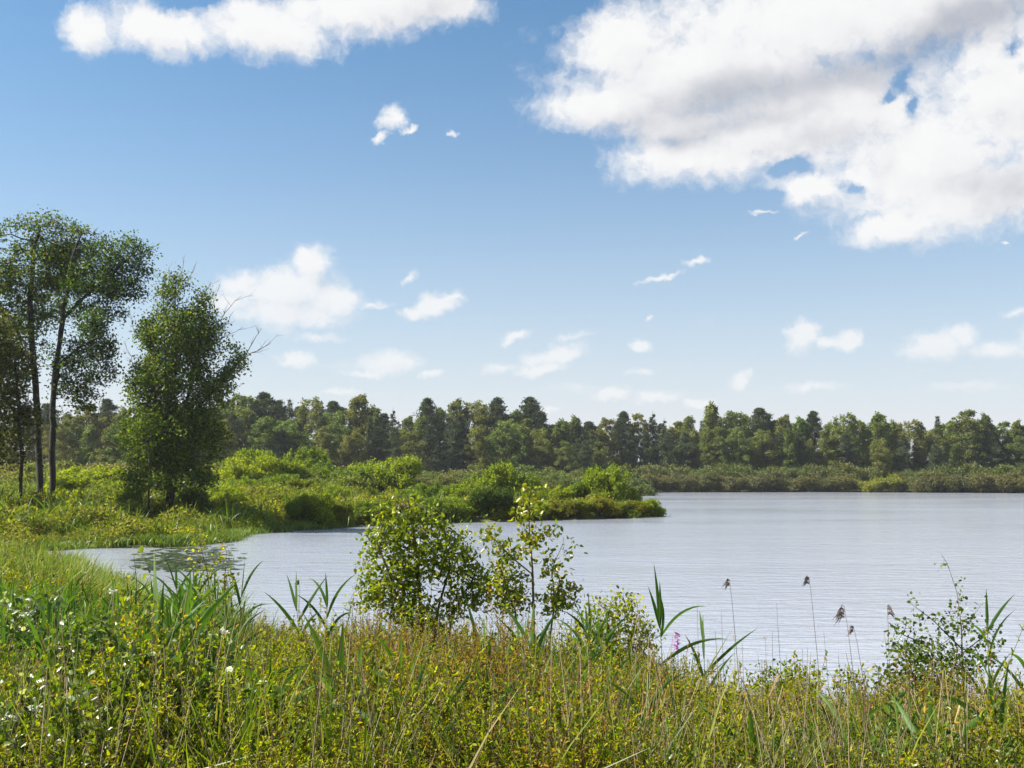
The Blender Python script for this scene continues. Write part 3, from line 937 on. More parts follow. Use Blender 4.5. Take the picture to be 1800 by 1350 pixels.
ORD = ['first', 'second', 'third', 'fourth', 'fifth', 'sixth', 'seventh', 'eighth', 'ninth', 'tenth', 'eleventh', 'twelfth', 'thirteenth', 'fourteenth', 'fifteenth', 'sixteenth', 'seventeenth', 'eighteenth', 'nineteenth', 'twentieth']
LAND = [(0, 'left picture edge'), (298, 'lone tree'), (464, 'first skyline pine'), (545, 'light green rounded crown'), (628, 'full green crown'), (752, 'broad dark pine'), (930, 'tallest dark pine'), (1148, 'narrow skyline spruce'),
        (1254, 'tall leafy skyline tree'), (1432, 'rightmost skyline pine'), (1700, 'broad round olive crown')]


def sky_label(px, kind):
    if px in SPECIAL:
        return SPECIAL[px]
    if px < 0 or px > 1800:
        return 'tree of the far wood standing beyond the picture edge'
    k, name = [(a, n) for a, n in LAND if a <= px][-1]
    n = sum(1 for s_ in SKYLINE if k < s_[0] <= px)
    w = {'b': 'rounded leafy tree', 'p': 'dark pine', 's': 'pointed spruce'}[kind]
    return '%s, %s skyline tree right of the %s' % (w, ORD[min(n, 20) - 1], name)


def by_landmark(px, pool, text):
    """text holds {n} and {l}: the ordinal among the pool and the landmark it counts from"""
    if px < 0 or px > 1800:
        return None
    k, name = [(a, n) for a, n in LAND if a <= px][-1]
    n = sum(1 for q in pool if k < q <= px)
    return text.format(n=ORD[min(max(n, 1), 20) - 1], l=name)


def far_forest():
    r = random.Random(3)
    front = []
    def put(px, ty, kind, Y, row):
        X = at(px, 800, Y)[0]
        z0 = hz(X, Y) - .1
        H = at(px, ty, Y)[2] - z0
        src = {'b': BROAD, 'p': PINES, 's': SPRUCE}[kind]
        me = src[r.randrange(len(src))]
        if px == 930: me = PINES[1]
        base = {'b': 14., 'p': 15., 's': 15.}[kind]
        s = H / base
        wid = s * r.uniform(.85, 1.15)
        n, c = KINDTXT[kind]
        zone = 'behind the left bank' if px < 400 else ('behind the spit' if px < 1080 else 'across the open water')
        lab = {'b': 'rounded green broadleaf tree', 'p': 'dark pine', 's': 'dark pointed spruce'}[kind] + (' on the skyline of the far wood ' if row == 0 else ' in the front rows of the far wood ') + zone
        if row == 0:
            lab = sky_label(px, kind)
        root_label = lab
        hue = r.random()
        colr = (1.25 + .5 * hue, 1.3 + .3 * r.random(), .95 + .25 * r.random()) if kind == 'b' else tuple(np.array((1.25, 1.12, .95)) * (1.0 + .3 * r.random()))
        rot = r.uniform(0, 6.28)
        plant(n, lab, c, [('trunk', me[0]), ('crown', me[1])], (X, Y, z0), rot, (wid, wid, s), 'trees of the far wood', colr)
        if row: front.append((px, kind, last_root[0]))
    extra = sorted(SKYLINE)
    for a_, b_ in zip(extra[:-1], extra[1:]):
        put((a_[0] + b_[0]) / 2 + r.uniform(-5, 5), max(a_[1], b_[1]) + r.uniform(4, 16), r.choice('bpbps'), (a_[3] + b_[3]) / 2 + (9 if a_[0] > 1080 else 0) + 4, 1)
    for px, ty, k, Y in SKYLINE:
        put(px, ty, k, Y + (9 if px > 1080 else 0), 0)
    # rows in front that close the wood down to the shrubs
    for px in range(400, 1990, 38):
        sky = np.interp(px, [s[0] for s in sorted(SKYLINE)], [s[1] for s in sorted(SKYLINE)])
        for kk in range(2):
            x = px + r.uniform(-14, 14) + 19 * kk
            ty = sky + r.uniform(16, 44) + 14 * kk
            Y = (168 if px < 700 else 180 + min(12, (px - 700) * .02)) - kk * 4 + r.uniform(-3, 3)
            if px > 1080:
                Y = max(Y, 201 + r.uniform(0, 4))
            put(x, ty, r.choice('bbpbpsbp'), Y, 1)
    for px in range(90, 400, 34):
        put(px + r.uniform(-8, 8), 742 + r.uniform(-14, 14), r.choice('bbp'), 140 + r.uniform(-4, 4), 1)

    relabel(front, {'b': '{n} rounded tree in the wood front rows right of the {l}', 'p': '{n} dark pine in the wood front rows right of the {l}', 's': '{n} pointed spruce in the wood front rows right of the {l}'})


def relabel(items, texts):
    for kind, text in texts.items():
        pool = [q[0] for q in items if q[1] == kind]
        for px, k, root in items:
            if k == kind:
                lab = by_landmark(px, pool, text)
                if lab: root['label'] = lab


far_forest()


def far_shrub_belt():
    r = random.Random(8)
    rows = []
    def put(px, ty, Y, lab, grp, col, wide=1.0, meshes=FAR_SHRUBS, base=5., name='willow_shrub'):
        X = at(px, 850, Y)[0]
        z0 = hz(X, Y) - .12
        H = at(px, ty, Y)[2] - z0
        s = H / base
        me = meshes[r.randrange(len(meshes))]
        w = s * wide
        p = plant(name, lab, 'shrub', [('stems', me[0]), ('foliage', me[1])], (X, Y, z0), r.uniform(0, 6.28), (w, w, s), grp, col)
        rows.append((px, lab, p))
        return p
    # along the waterline across the lake
    for i, px in enumerate(range(1082, 1990, 21)):
        x = px + r.uniform(-6, 6)
        if 1515 < x < 1580:
            continue
        Y = on_water(x, float(np.interp(x, [1090, 1200, 1400, 1560, 1800, 2600], [865.8, 865.2, 865, 865.5, 867, 868])))[1] + r.uniform(.3, 1.8)
        warm = r.random()
        put(x, r.uniform(822, 836), Y, 'grey green willow shrub at the waterline of the far shore', 'willow shrubs along the far shore', (1.15 + .35 * warm, 1.02 + .10 * warm, 1.4 + .15 * r.random()), r.uniform(.95, 1.2))
        put(x + 10, r.uniform(806, 820), Y + 7, 'willow shrub in the second row behind the far waterline', 'willow shrubs behind the far shore row', (1.0 + .35 * r.random(), 1.05 + .2 * r.random(), 1.1 + .2 * r.random()), r.uniform(.9, 1.15))
    for x, ty, c in ((1528, 840, (2.7, 2.3, .9)), (1562, 828, (2.4, 2.1, .9))):
        put(x, ty, 184.5, 'low bright yellow green bush glowing at the far waterline' if x < 1540 else 'taller bright yellow green bush at the far waterline', None, c, 1.25)
    # between spit and wood
    for i, px in enumerate(range(640, 1120, 26)):
        for kk in range(3):
            x = px + r.uniform(-9, 9)
            Y = 118 + 18 * kk + r.uniform(-4, 4)
            if x > 985: Y = 150 + 10 * kk
            ty = [838, 828, 818][kk] + r.uniform(-7, 5)
            put(x, ty, Y, 'grey green willow shrub on the flat behind the spit', 'willow shrubs behind the spit', (1.0 + .5 * r.random(), 1.1 + .2 * r.random(), 1.1), r.uniform(.9, 1.3))
    for i, px in enumerate(range(-10, 640, 30)):
        for kk in range(2):
            x = px + r.uniform(-9, 9)
            ty = [826, 806][kk] + r.uniform(-8, 8)
            put(x, ty, 92 + 22 * kk + r.uniform(-5, 5), 'soft green shrub on the heath behind the left bank', 'shrubs on the heath behind the left bank', (1.7 + .5 * r.random(), 1.6 + .2 * r.random(), 1.0), r.uniform(1.0, 1.4))

    relabel(rows, {'soft green shrub on the heath behind the left bank': '{n} soft shrub of the left heath right of the {l}',
                   'grey green willow shrub on the flat behind the spit': '{n} grey willow behind the spit right of below the {l}',
                   'grey green willow shrub at the waterline of the far shore': '{n} far waterline willow right of the point below the {l}',
                   'willow shrub in the second row behind the far waterline': '{n} second-row far shore willow right of below the {l}'})


far_shrub_belt()

# shrubs and small trees of spit and bank: x, foot y or None, top y, distance, width factor, colour, label
BRIGHT = (1.55, 1.45, .75); MID = (1.0, 1.05, .8); DARK = (.55, .62, .65); RED = (1.15, .82, .5); YEL = (1.85, 1.6, .65); OLV = (1.15, 1.0, .8)
SPIT = [
    (550, 858, 61, 1.0, BRIGHT, 'rounded bright green bush at the water edge near the lone tree'),
    (525, 872, 61.5, .9, MID, 'low bush leaning against the left side of the rounded waterside bush'),
    (590, 868, 63, .9, OLV, 'olive bush just right of the rounded waterside bush'),
    (640, 876, 64, 1.0, MID, 'low green bush at the waterline behind the foreground alder top'),
    (690, 872, 66, 1.1, OLV, 'olive bush on the shore hidden behind the foreground alder'),
    (745, 868, 67, 1.1, MID, 'green shoreline bush seen right of the foreground alder top'),
    (795, 866, 68, 1.0, BRIGHT, 'light green shoreline bush left of the dark willow'),
    (868, 846, 66.5, 1.15, DARK, 'dark rounded willow bush standing at the water edge of the spit'),
    (905, 868, 68, .9, MID, 'green bush leaning on the right side of the dark willow'),
    (945, 872, 69, 1.1, YEL, 'yellowish low bush on the spit right of the dark willow'),
    (985, 874, 70, 1.1, RED, 'reddish low bush on the spit, first from the dark willow'),
    (1020, 872, 70.5, 1.1, OLV, 'olive red low bush in the middle of the spit end'),
    (1055, 873, 71, 1.1, RED, 'reddish low bush below the small tree of the spit end'),
    (1090, 874, 71.5, 1.1, OLV, 'olive low bush on the spit end right of the small tree'),
    (1120, 876, 72, 1.0, RED, 'reddish bush second from the tip of the spit'),
    (1144, 874, 72.2, .8, BRIGHT, 'green bush at the very tip of the spit'),
    (1070, 806, 77, .75, BRIGHT, 'small bright green tree near the end of the spit'),
    (1040, 836, 78, .9, MID, 'mid green bush left of the small tree on the spit end'),
    (1005, 846, 78, 1.0, YEL, 'yellow green bush on the back of the spit'),
    (1100, 850, 77, .9, BRIGHT, 'bright bush at the right foot of the small spit tree'),
    (880, 800, 80, .8, BRIGHT, 'tall bright green bush behind the dark willow'),
    (845, 818, 82, .9, BRIGHT, 'bright bush left of the tall one behind the dark willow'),
    (915, 822, 82, .9, MID, 'mid green bush right of the tall one behind the dark willow'),
    (960, 846, 80, 1.0, BRIGHT, 'rounded light bush in the middle back of the spit'),
    (800, 842, 84, 1.1, MID, 'low grey green bush on the flat left of the bright tall bush'),
    (755, 836, 86, 1.1, MID, 'pale green bush on the flat behind the alder tip'),
    (688, 786, 92, .75, BRIGHT, 'bright conical young tree behind the foreground alder'),
    (645, 794, 94, .7, BRIGHT, 'bright young tree left of the conical one'),
    (610, 818, 90, 1.1, MID, 'broad mid green bush on the flat left of the young trees'),
    (575, 800, 96, .9, MID, 'mid green young tree on the flat behind the waterside bush'),
    (540, 774, 100, .7, MID, 'tall slim young tree behind the bright thicket'),
    (505, 792, 92, .9, BRIGHT, 'bright green bush in the middle of the thicket right of the lone tree'),
    (465, 772, 90, .7, BRIGHT, 'tall bright young tree right of the lone tree'),
    (440, 786, 86, .8, YEL, 'sunlit yellow green young tree next to the lone tree'),
    (418, 778, 90, .8, YEL, 'yellow green young tree half hidden by the lone tree'),
    (490, 824, 80, 1.2, MID, 'broad low willow on the flat right of the lone tree'),
    (430, 828, 74, 1.2, BRIGHT, 'low bright bush at the right foot of the lone tree'),
    (540, 834, 78, 1.2, OLV, 'grey olive willow bush on the flat above the waterside bush'),
    (590, 846, 75, 1.1, BRIGHT, 'low sunlit bush on the flat'),
    (650, 848, 77, 1.1, OLV, 'low olive bush on the flat right of the sunlit one'),
    (720, 852, 76, 1.2, MID, 'low green bush on the flat behind the shoreline row'),
    (175, 812, 72, 1.5, YEL, 'pale sunlit mound of willow between the oaks and the lone tree'),
    (140, 826, 66, 1.3, YEL, 'low sunlit bush right of the oak trunks'),
    (215, 834, 64, 1.1, BRIGHT, 'low green bush left of the lone tree'),
    (395, 842, 60, 1.1, BRIGHT, 'low bright bush in the shade edge right of the lone tree'),
    (340, 846, 56, .9, MID, 'dim bush at the right foot of the lone trunk'),
    (232, 838, 56, .8, BRIGHT, 'sunlit bush at the left foot of the lone tree'),
]


def spit_shrubs():
    r = random.Random(17)
    for px, ty, Y, wd, col, lab in SPIT:
        X = at(px, 850, Y)[0]
        z0 = hz(X, Y) - .06
        if Y < 73 and ty > 850 and px > 500 or px == 868:
            ty -= 2
            Y = on_water(px, float(np.interp(px, [520, 640, 800, 930, 1080, 1150, 1166], [931, 926, 919, 916, 912, 909, 905])))[1] + (1.3 if px < 1130 else .9)
            X = at(px, 850, Y)[0]
            z0 = hz(X, Y) - .06
        H = max(.7, at(px, ty, Y)[2] - z0)
        s = H / 2.9
        w = max(s * wd, .55 * wd) * r.uniform(.95, 1.1)
        me = SHRUBS[r.randrange(4)]
        tree = 'tree' in lab.split() and 'bush' not in lab.split() and 'young' in lab.split() or 'small bright green tree' in lab
        plant('young_tree' if tree else 'bush', lab, 'tree' if tree else 'bush', [('stems', me[0]), ('foliage', me[1])], (X, Y, z0), r.uniform(0, 6.28), (w, w, s), 'bushes of the spit and left bank', col)


spit_shrubs()


# ------------------------------------------------------------------ scattered ground cover (geometry nodes)
def scatter(name, label, pts, rots, scl, idx, variants, kind='stuff'):
    col = bpy.data.collections.new(name + '_sources')
    for i, (me) in enumerate(variants):
        ob = bpy.data.objects.new('%s_source_%02d' % (name, i), me)
        col.objects.link(ob)
    me = bpy.data.meshes.new(name)
    me.vertices.add(len(pts))
    me.vertices.foreach_set('co', np.asarray(pts, np.float32).ravel())
    a = me.attributes.new('rot', 'FLOAT_VECTOR', 'POINT'); a.data.foreach_set('vector', np.asarray(rots, np.float32).ravel())
    a = me.attributes.new('scl', 'FLOAT_VECTOR', 'POINT'); a.data.foreach_set('vector', np.asarray(scl, np.float32).ravel())
    a = me.attributes.new('idx', 'INT', 'POINT'); a.data.foreach_set('value', np.asarray(idx, np.int32))
    o = link(name, me)
    g = bpy.data.node_groups.new(name + '_nodes', 'GeometryNodeTree')
    g.interface.new_socket('Geometry', in_out='INPUT', socket_type='NodeSocketGeometry')
    g.interface.new_socket('Geometry', in_out='OUTPUT', socket_type='NodeSocketGeometry')
    L = g.links.new
    gi = g.nodes.new('NodeGroupInput'); go = g.nodes.new('NodeGroupOutput')
    ci = g.nodes.new('GeometryNodeCollectionInfo')
    ci.inputs['Collection'].default_value = col
    ci.inputs['Separate Children'].default_value = True
    ci.inputs['Reset Children'].default_value = True
    ip = g.nodes.new('GeometryNodeInstanceOnPoints')
    ip.inputs['Pick Instance'].default_value = True
    L(gi.outputs[0], ip.inputs['Points']); L(ci.outputs[0], ip.inputs['Instance'])
    for nm, typ, sock in (('rot', 'FLOAT_VECTOR', 'Rotation'), ('scl', 'FLOAT_VECTOR', 'Scale'), ('idx', 'INT', 'Instance Index')):
        na = g.nodes.new('GeometryNodeInputNamedAttribute'); na.data_type = typ
        na.inputs['Name'].default_value = nm
        L(na.outputs[0], ip.inputs[sock])
    L(ip.outputs[0], go.inputs[0])
    md = o.modifiers.new('scatter', 'NODES'); md.node_group = g
    tag(o, label, None, None, kind)
    return o


def tuft_herb(seed, H=.8, W=.9, n=260, leaf=.075, mat=None, tmpl=T_DIAMOND):
    """a leafy mound for the middle distance"""
    r = np.random.default_rng(seed)
    u = norm(r.normal(size=(n, 3))); u[:, 2] = np.abs(u[:, 2])
    p = u * r.uniform(.5, 1, (n, 1)) * [W / 2, W / 2, H] + r.normal(0, .04, (n, 3))
    p[:, 2] = np.abs(p[:, 2])
    L = leaf * r.uniform(.6, 1.4, n)
    v, f, a = leaves(p, norm(r.normal(size=(n, 3)) + [0, 0, .8]), norm(u + r.normal(0, .5, (n, 3))), L, L * .55, tmpl, r)
    g = Geo(); g.add(v, f, a)
    return with_mat(g.mesh('herb_mound'), mat)


def blade_pts(r, base, h, lean, curl, n=6, azim=None):
    a = r.uniform(0, 2 * math.pi) if azim is None else azim
    t = np.linspace(0, 1, n)
    out = lean * t + curl * t ** 2.5
    return np.stack([base[0] + math.cos(a) * out * h, base[1] + math.sin(a) * out * h, base[2] + h * (t - .35 * curl * t ** 3)], 1), a


def tuft_grass(seed, H=.9, n=26, w=.011, spread=.13, mat=None, curl=.5):
    r = np.random.default_rng(seed)
    g = Geo()
    for i in range(n):
        h = H * r.uniform(.5, 1.05)
        b = r.normal(0, spread, 3) * [1, 1, 0]
        pts, a = blade_pts(r, b, h, r.uniform(.0, .3), r.uniform(.0, curl))
        wd = w * r.uniform(.7, 1.4) * np.array([.7, 1, 1, .8, .5, .05])
        th = r.uniform(0, 2 * math.pi)
        g.ribbon(pts, wd, (math.cos(th), math.sin(th), 0), r.random())
    return with_mat(g.mesh('grass_tuft'), mat)


def sprig(seed, H=.9, leaf=.030, stems=5, mat=None, stemm=None, ratio=.42, per=34, branchy=True, tmpl=T_OVAL):
    """bushy upright sprig: brown stems with small oval leaves all along"""
    r = np.random.default_rng(seed)
    g = Geo(); P = []; D = []
    for s in range(stems):
        b = r.normal(0, .06, 3) * [1, 1, 0]
        h = H * r.uniform(.65, 1.05)
        pts, a = blade_pts(r, b, h, r.uniform(0, .22), r.uniform(-.1, .15), 7)
        g.tube(pts, np.linspace(.0035, .0012, 7), 4)
        axes = [(pts, .02)]
        if branchy:
            for k in range(r.integers(3, 7)):
                t = r.uniform(.12, .85)
                q0 = pts[0] * 0 + np.array([np.interp(t, np.linspace(0, 1, 7), pts[:, i]) for i in range(3)])
                d = norm(np.array([r.normal(), r.normal(), r.uniform(1.1, 2.4)]))
                L = h * (1 - t) * r.uniform(.6, 1.1) + .08
                q = np.stack([q0, q0 + d * L * .5, q0 + d * L + [0, 0, .02]])
                g.tube(q, [.0022, .0016, .001], 3)
                axes.append((q, 0.05))
        for q, t0 in axes:
            Lq = np.linalg.norm(q[-1] - q[0])
            m = max(5, int(per * Lq / H))
            t = r.uniform(t0, 1.0, m) ** .8
            tt = np.linspace(0, 1, len(q))
            c = np.stack([np.interp(t, tt, q[:, i]) for i in range(3)], 1)
            d0 = norm(q[-1] - q[0])
            P.append(c); D.append(norm(norm(r.normal(size=(m, 3))) * 1.0 + d0 * .9))
    P = np.vstack(P); D = np.vstack(D)
    n = len(P)
    L = leaf * r.uniform(.6, 1.3, n)
    v, f, a = leaves(P, D, norm(r.normal(size=(n, 3)) * .8 + [0, 0, .8]), L, L * ratio, tmpl, r)
    g2 = Geo(); g2.add(v, f, a)
    me = g.mesh('stems'); ml = g2.mesh('leaves')
    # one mesh, two materials
    ns, nl = len(me.vertices), len(ml.vertices)
    G = Geo()
    G.add(np.concatenate(g.v), [np.concatenate(x) for x in g.f.values()], np.concatenate(g.a))
    nf_stem = sum(len(x) for x in [np.concatenate(x) for x in g.f.values()])
    G2 = mesh_from('sprig', np.concatenate([np.concatenate(g.v), v]), [np.concatenate(x) for x in g.f.values()] + [x + ns for x in f], np.concatenate([np.concatenate(g.a), a]))
    mi = np.ones(len(G2.polygons), np.int32); mi[:nf_stem] = 0
    G2.materials.append(stemm); G2.materials.append(mat)
    G2.polygons.foreach_set('material_index', mi)
    bpy.data.meshes.remove(me); bpy.data.meshes.remove(ml)
    return G2


def dead_stems(seed, H=.9, n=7, mat=None):
    r = np.random.default_rng(seed)
    g = Geo()
    for i in range(n):
        b = r.normal(0, .1, 3) * [1, 1, 0]
        pts, a = blade_pts(r, b, H * r.uniform(.6, 1.1), r.uniform(0, .25), r.uniform(0, .1), 5)
        g.tube(pts, np.linspace(.003, .0012, 5), 3, r.random())
    return with_mat(g.mesh('dead_stems'), mat)


def rand_land(n, x0, x1, y0, y1, dmin=.0, dmax=1e9, r=rng, persp=False):
    """random points on land; persp: density falls with distance"""
    out = []
    k = 0
    while k < n:
        m = n * 2
        if persp:
            y = np.exp(r.uniform(math.log(y0), math.log(y1), m))
            x = y * r.uniform(x0, x1, m)
        else:
            x = r.uniform(x0, x1, m); y = r.uniform(y0, y1, m)
        d = sdist(x, y)
        ok = (d > dmin) & (d < dmax)
        out.append(np.stack([x[ok], y[ok]], 1)); k += ok.sum()
    p = np.vstack(out)[:n]
    return np.column_stack([p, height(p[:, 0], p[:, 1])])


def mid_cover():
    r = np.random.default_rng(77)
    V = [tuft_herb(300 + i, .7, .95, 300, .085, LEAF_HERB) for i in range(3)] + [tuft_herb(310 + i, .55, 1.0, 260, .10, LEAF_MYRTLE) for i in range(2)] + [tuft_grass(320, .9, 40, .03, .25, LEAF_GRASS)]
    n = 5200
    P = rand_land(n, -.62, .17, 37, 92, .15, 60, r, persp=True)
    sel = P[:, 0] / P[:, 1] < .155
    P = P[sel]; n = len(P)
    # patchy: some kinds in drifts
    f = np.sin(P[:, 0] * .55 + 1.3) + np.sin(P[:, 1] * .7 + P[:, 0] * .3) + r.normal(0, .6, n)
    idx = np.where(f > .9, 3, np.where(f < -1.1, 1, 0)) + r.integers(0, 2, n)
    idx = np.where(r.random(n) < .16, 5, idx)
    d = sdist(P[:, 0], P[:, 1])
    s = (.55 + .75 * (.5 + .5 * np.sin(P[:, 0] * 1.3 + 2 * np.sin(P[:, 1] * .8))) ** 1.5) * r.uniform(.7, 1.25, n) * np.clip(.7 + d * .12, .6, 1.1)
    sc = np.stack([s * 1.25, s * 1.25, s * r.uniform(.7, 1.25, n)], 1)
    rot = np.stack([r.normal(0, .12, n), r.normal(0, .12, n), r.uniform(0, 6.28, n)], 1)
    P[:, 2] -= .05
    scatter('bank_undergrowth', 'low sunlit herbs and bog shrubs covering the left bank and spit', P, rot, sc, idx, V)
    # far flat behind
    n = 2600
    P = rand_land(n, -.62, .12, 90, 175, 1, 200, r, persp=True)
    s = r.uniform(1.3, 2.6, n)
    P[:, 2] -= .05
    rot = np.stack([np.zeros(n), np.zeros(n), r.uniform(0, 6.28, n)], 1)
    scatter('heath_undergrowth', 'low heath growth on the flat behind the spit', P, rot, np.stack([s, s, s * .6], 1), r.integers(0, 3, n), V[:3])
    # sedge fringe on the waterline of the bank
    n = 600
    G = [tuft_grass(330 + i, .4, 34, .022, .16, LEAF_GRASS, .8) for i in range(2)]
    P = rand_land(n, -.60, .17, 39, 80, -.35, .7, r, persp=True)
    P = P[P[:, 0] < -9]
    P[:, 2] = np.maximum(P[:, 2], -.05)
    s = r.uniform(.6, 1.2, len(P))
    scatter('bank_sedges', 'yellow green sedges along the water edge of the left bank and spit', P, np.stack([s * 0, s * 0, r.uniform(0, 6.28, len(P))], 1), np.stack([s * 1.3, s * 1.3, s], 1), r.integers(0, 2, len(P)), G)


mid_cover()

# top line of the foreground growth in the photograph, used for how tall the plants grow across the bank
TOPLINE = ([-400, 0, 100, 180, 260, 350, 430, 480, 550, 600, 660, 850, 1000, 1080, 1130, 1200, 1300, 1400, 1450, 1500, 1560, 1650, 1730, 1800, 2200],
           [990, 1000, 1015, 1050, 1035, 1010, 1060, 1085, 1098, 1066, 1052, 1058, 1062, 1062, 1115, 1180, 1192, 1190, 1218, 1200, 1165, 1170, 1190, 1190, 1180])


def growth(P, r, lo=.45, natural=1.0):
    px = 900 + FPX * P[:, 0] / P[:, 1]
    top = np.where(P[:, 1] > 14.5, np.interp(px, [-400, 60, 120, 170, 220, 430], [935, 945, 972, 1015, 1035, 1055]), np.interp(px, *TOPLINE))
    zmax = EYE - P[:, 1] * (top - 838) / FPX
    room = zmax - P[:, 2]
    h = np.minimum(room * r.uniform(.72, 1.04, len(P)), natural * r.uniform(.75, 1.2, len(P)))
    return np.clip(h, .18, 3)


def near_cover():
    r = np.random.default_rng(99)
    # myrtle-like sprigs
    V = ([sprig(400 + i, 1.0, .026, 6, LEAF_MYRTLE, STEM_BROWN, .42, 92) for i in range(4)] + [sprig(410 + i, 1.0, .034, 4, LEAF_ALDER, STEM_BROWN, .5, 60) for i in range(2)]
         + [sprig(414 + i, 1.0, .022, 8, LEAF_HEATH, STEM_BROWN, .36, 70) for i in range(2)] + [sprig(418 + i, 1.0, .045, 3, LEAF_NETTLE, STEM_GREEN, .42, 44) for i in range(2)])
    n = 5600
    P = rand_land(n, -.56, .56, 2.6, 16, .1, 1e9, r, persp=True)
    P = P[(P[:, 1] < 14.5) | (P[:, 0] < -2)]
    X, Y = P[:, 0], P[:, 1]
    f1 = np.sin(X * 1.9 + 2.1 * np.sin(Y * .9)) + np.sin(Y * 1.6 - X * .8 + 1) + r.normal(0, .45, len(P))     # drifts of one kind
    f2 = np.sin(X * 2.7 - 1.2 + np.sin(Y * 1.7)) * np.sin(Y * 2.1 + X)                                     # hollows and humps
    keep = r.random(len(P)) < np.clip(1.05 + .9 * f2, .35, 1) * np.where((X / Y < -.25) & (Y < 6.6), .5, 1)
    P = P[keep]; f1 = f1[keep]; f2 = f2[keep]; n = len(P)
    h = growth(P, r, natural=.9) * np.where(r.random(n) < .03, r.uniform(1.08, 1.2, n), r.uniform(.62, 1.06, n)) * (.92 + .16 * f2)
    h = np.where(P[:, 1] < 4.2, np.minimum(h, .66), h)
    idx = np.where(f1 > 1.1, r.integers(4, 6, n), np.where(f1 < -.55, r.integers(6, 8, n), r.integers(0, 4, n)))
    idx = np.where((r.random(n) < .10) | ((P[:, 0] / P[:, 1] < -.22) & (r.random(n) < .25)), r.integers(8, 10, n), idx)
    w = np.clip(h * 1.0, .45, .95)
    rot = np.stack([r.normal(0, .12, n), r.normal(0, .12, n), r.uniform(0, 6.28, n)], 1)
    scatter('bog_myrtle_thicket', 'dense yellow green bog myrtle filling the near bank', P, rot, np.stack([w, w, h], 1), idx, V)
    # grasses
    G = [tuft_grass(430 + i, 1.0, 16, .013, .12, LEAF_GRASS, .6) for i in range(4)]
    n = 3200
    P = rand_land(n, -.56, .56, 2.6, 18, -.1, 1e9, r, persp=True)
    left = P[:, 0] / P[:, 1] < -.2
    P = P[left | (r.random(n) < .45)]; n = len(P)
    h = growth(P, r, natural=1.0) * 1.04
    h = np.where(P[:, 1] < 4.2, np.minimum(h, .6), h)
    rot = np.stack([r.normal(0, .1, n), r.normal(0, .1, n), r.uniform(0, 6.28, n)], 1)
    scatter('bank_grass', 'tall green grass mixed through the near bank, thickest at left', P, rot, np.stack([h * 0 + .9, h * 0 + .9, h], 1), r.integers(0, 4, n), G)
    # dead stems
    G = [dead_stems(440 + i, 1.0, 7, STEM_DRY if i % 2 else STEM_BROWN) for i in range(4)]
    n = 480
    P = rand_land(n, -.56, .56, 4.0, 13, 0, 1e9, r, persp=True)
    h = growth(P, r, natural=.95) * 1.05
    rot = np.stack([r.normal(0, .1, n), r.normal(0, .1, n), r.uniform(0, 6.28, n)], 1)
    scatter('dead_stems', 'thin brown and straw coloured dead stems in the near bank', P, rot, np.stack([h * 0 + 1, h * 0 + 1, h], 1), r.integers(0, 4, n), G)
    # the far left arm of the near bank, beyond 14 m
    V2 = [tuft_herb(450 + i, .7, .8, 420, .06, LEAF_HERB) for i in range(3)] + [tuft_grass(455, .9, 40, .016, .22, LEAF_GRASS)]
    n = 2200
    P = rand_land(n, -.62, -.2, 15, 42, .1, 1e9, r, persp=True)
    P = P[P[:, 0] < -6]
    n = len(P)
    h = np.clip(growth(P, r, natural=.8), .2, .9)
    rot = np.stack([r.normal(0, .1, n), r.normal(0, .1, n), r.uniform(0, 6.28, n)], 1)
    scatter('inlet_undergrowth', 'leafy undergrowth on the left arm of the near bank beside the inlet', P, rot, np.stack([h * 0 + 1, h * 0 + 1, h * 1.3], 1), np.where(r.random(n) < .35, 3, r.integers(0, 3, n)), V2)


near_cover()


# ------------------------------------------------------------------ the alder and other single plants of the near bank
def near_woody(name, label, cat, Y, foot_px, trunks, blobs, n_att, leaf, per, leafm, seed, step=.06, kill=.07, spread=.035, tip=.0022, maxr=.02, ratio=.62, thin=0., tmpl=T_OVAL, bark=STEM_BROWN, color=None, leaf_sel=2.6, jit=.2, clump=0.):
    X = (foot_px - 900) / FPX * Y
    o = np.array([X, Y, hz(X, Y) - .03])
    roots = []
    cnt = 0
    for t_ in trunks:
        start, pts, par = t_
        L = pl(pts, Y, o)
        if start:
            L = np.vstack([[0, 0, 0], L])
        n = max(4, int(np.sum(np.linalg.norm(np.diff(L, axis=0), axis=1)) / step))
        q = lerp_line(L, n)
        if par is not None and par >= 0:      # attach to the nearest node of an earlier stem
            prev = np.vstack([a for a, _ in roots])
            j = int(np.linalg.norm(prev - q[0], axis=1).argmin())
            roots.append((q, j))
        else:
            roots.append((q, -1))
    B = pix_blobs(blobs, Y, o)
    w, l = tree_parts(roots, B, n_att, step, kill, 1.2, tip, per, spread, leaf, ratio, bark, leafm, tmpl, seed, maxr=maxr, leaf_sel=leaf_sel, jitter=jit, k=5, thin_out=thin, up=.1, clump=clump, clump_thr=-.75)
    return plant(name, label, cat, [('stems', w), ('foliage', l)], o, color=color)


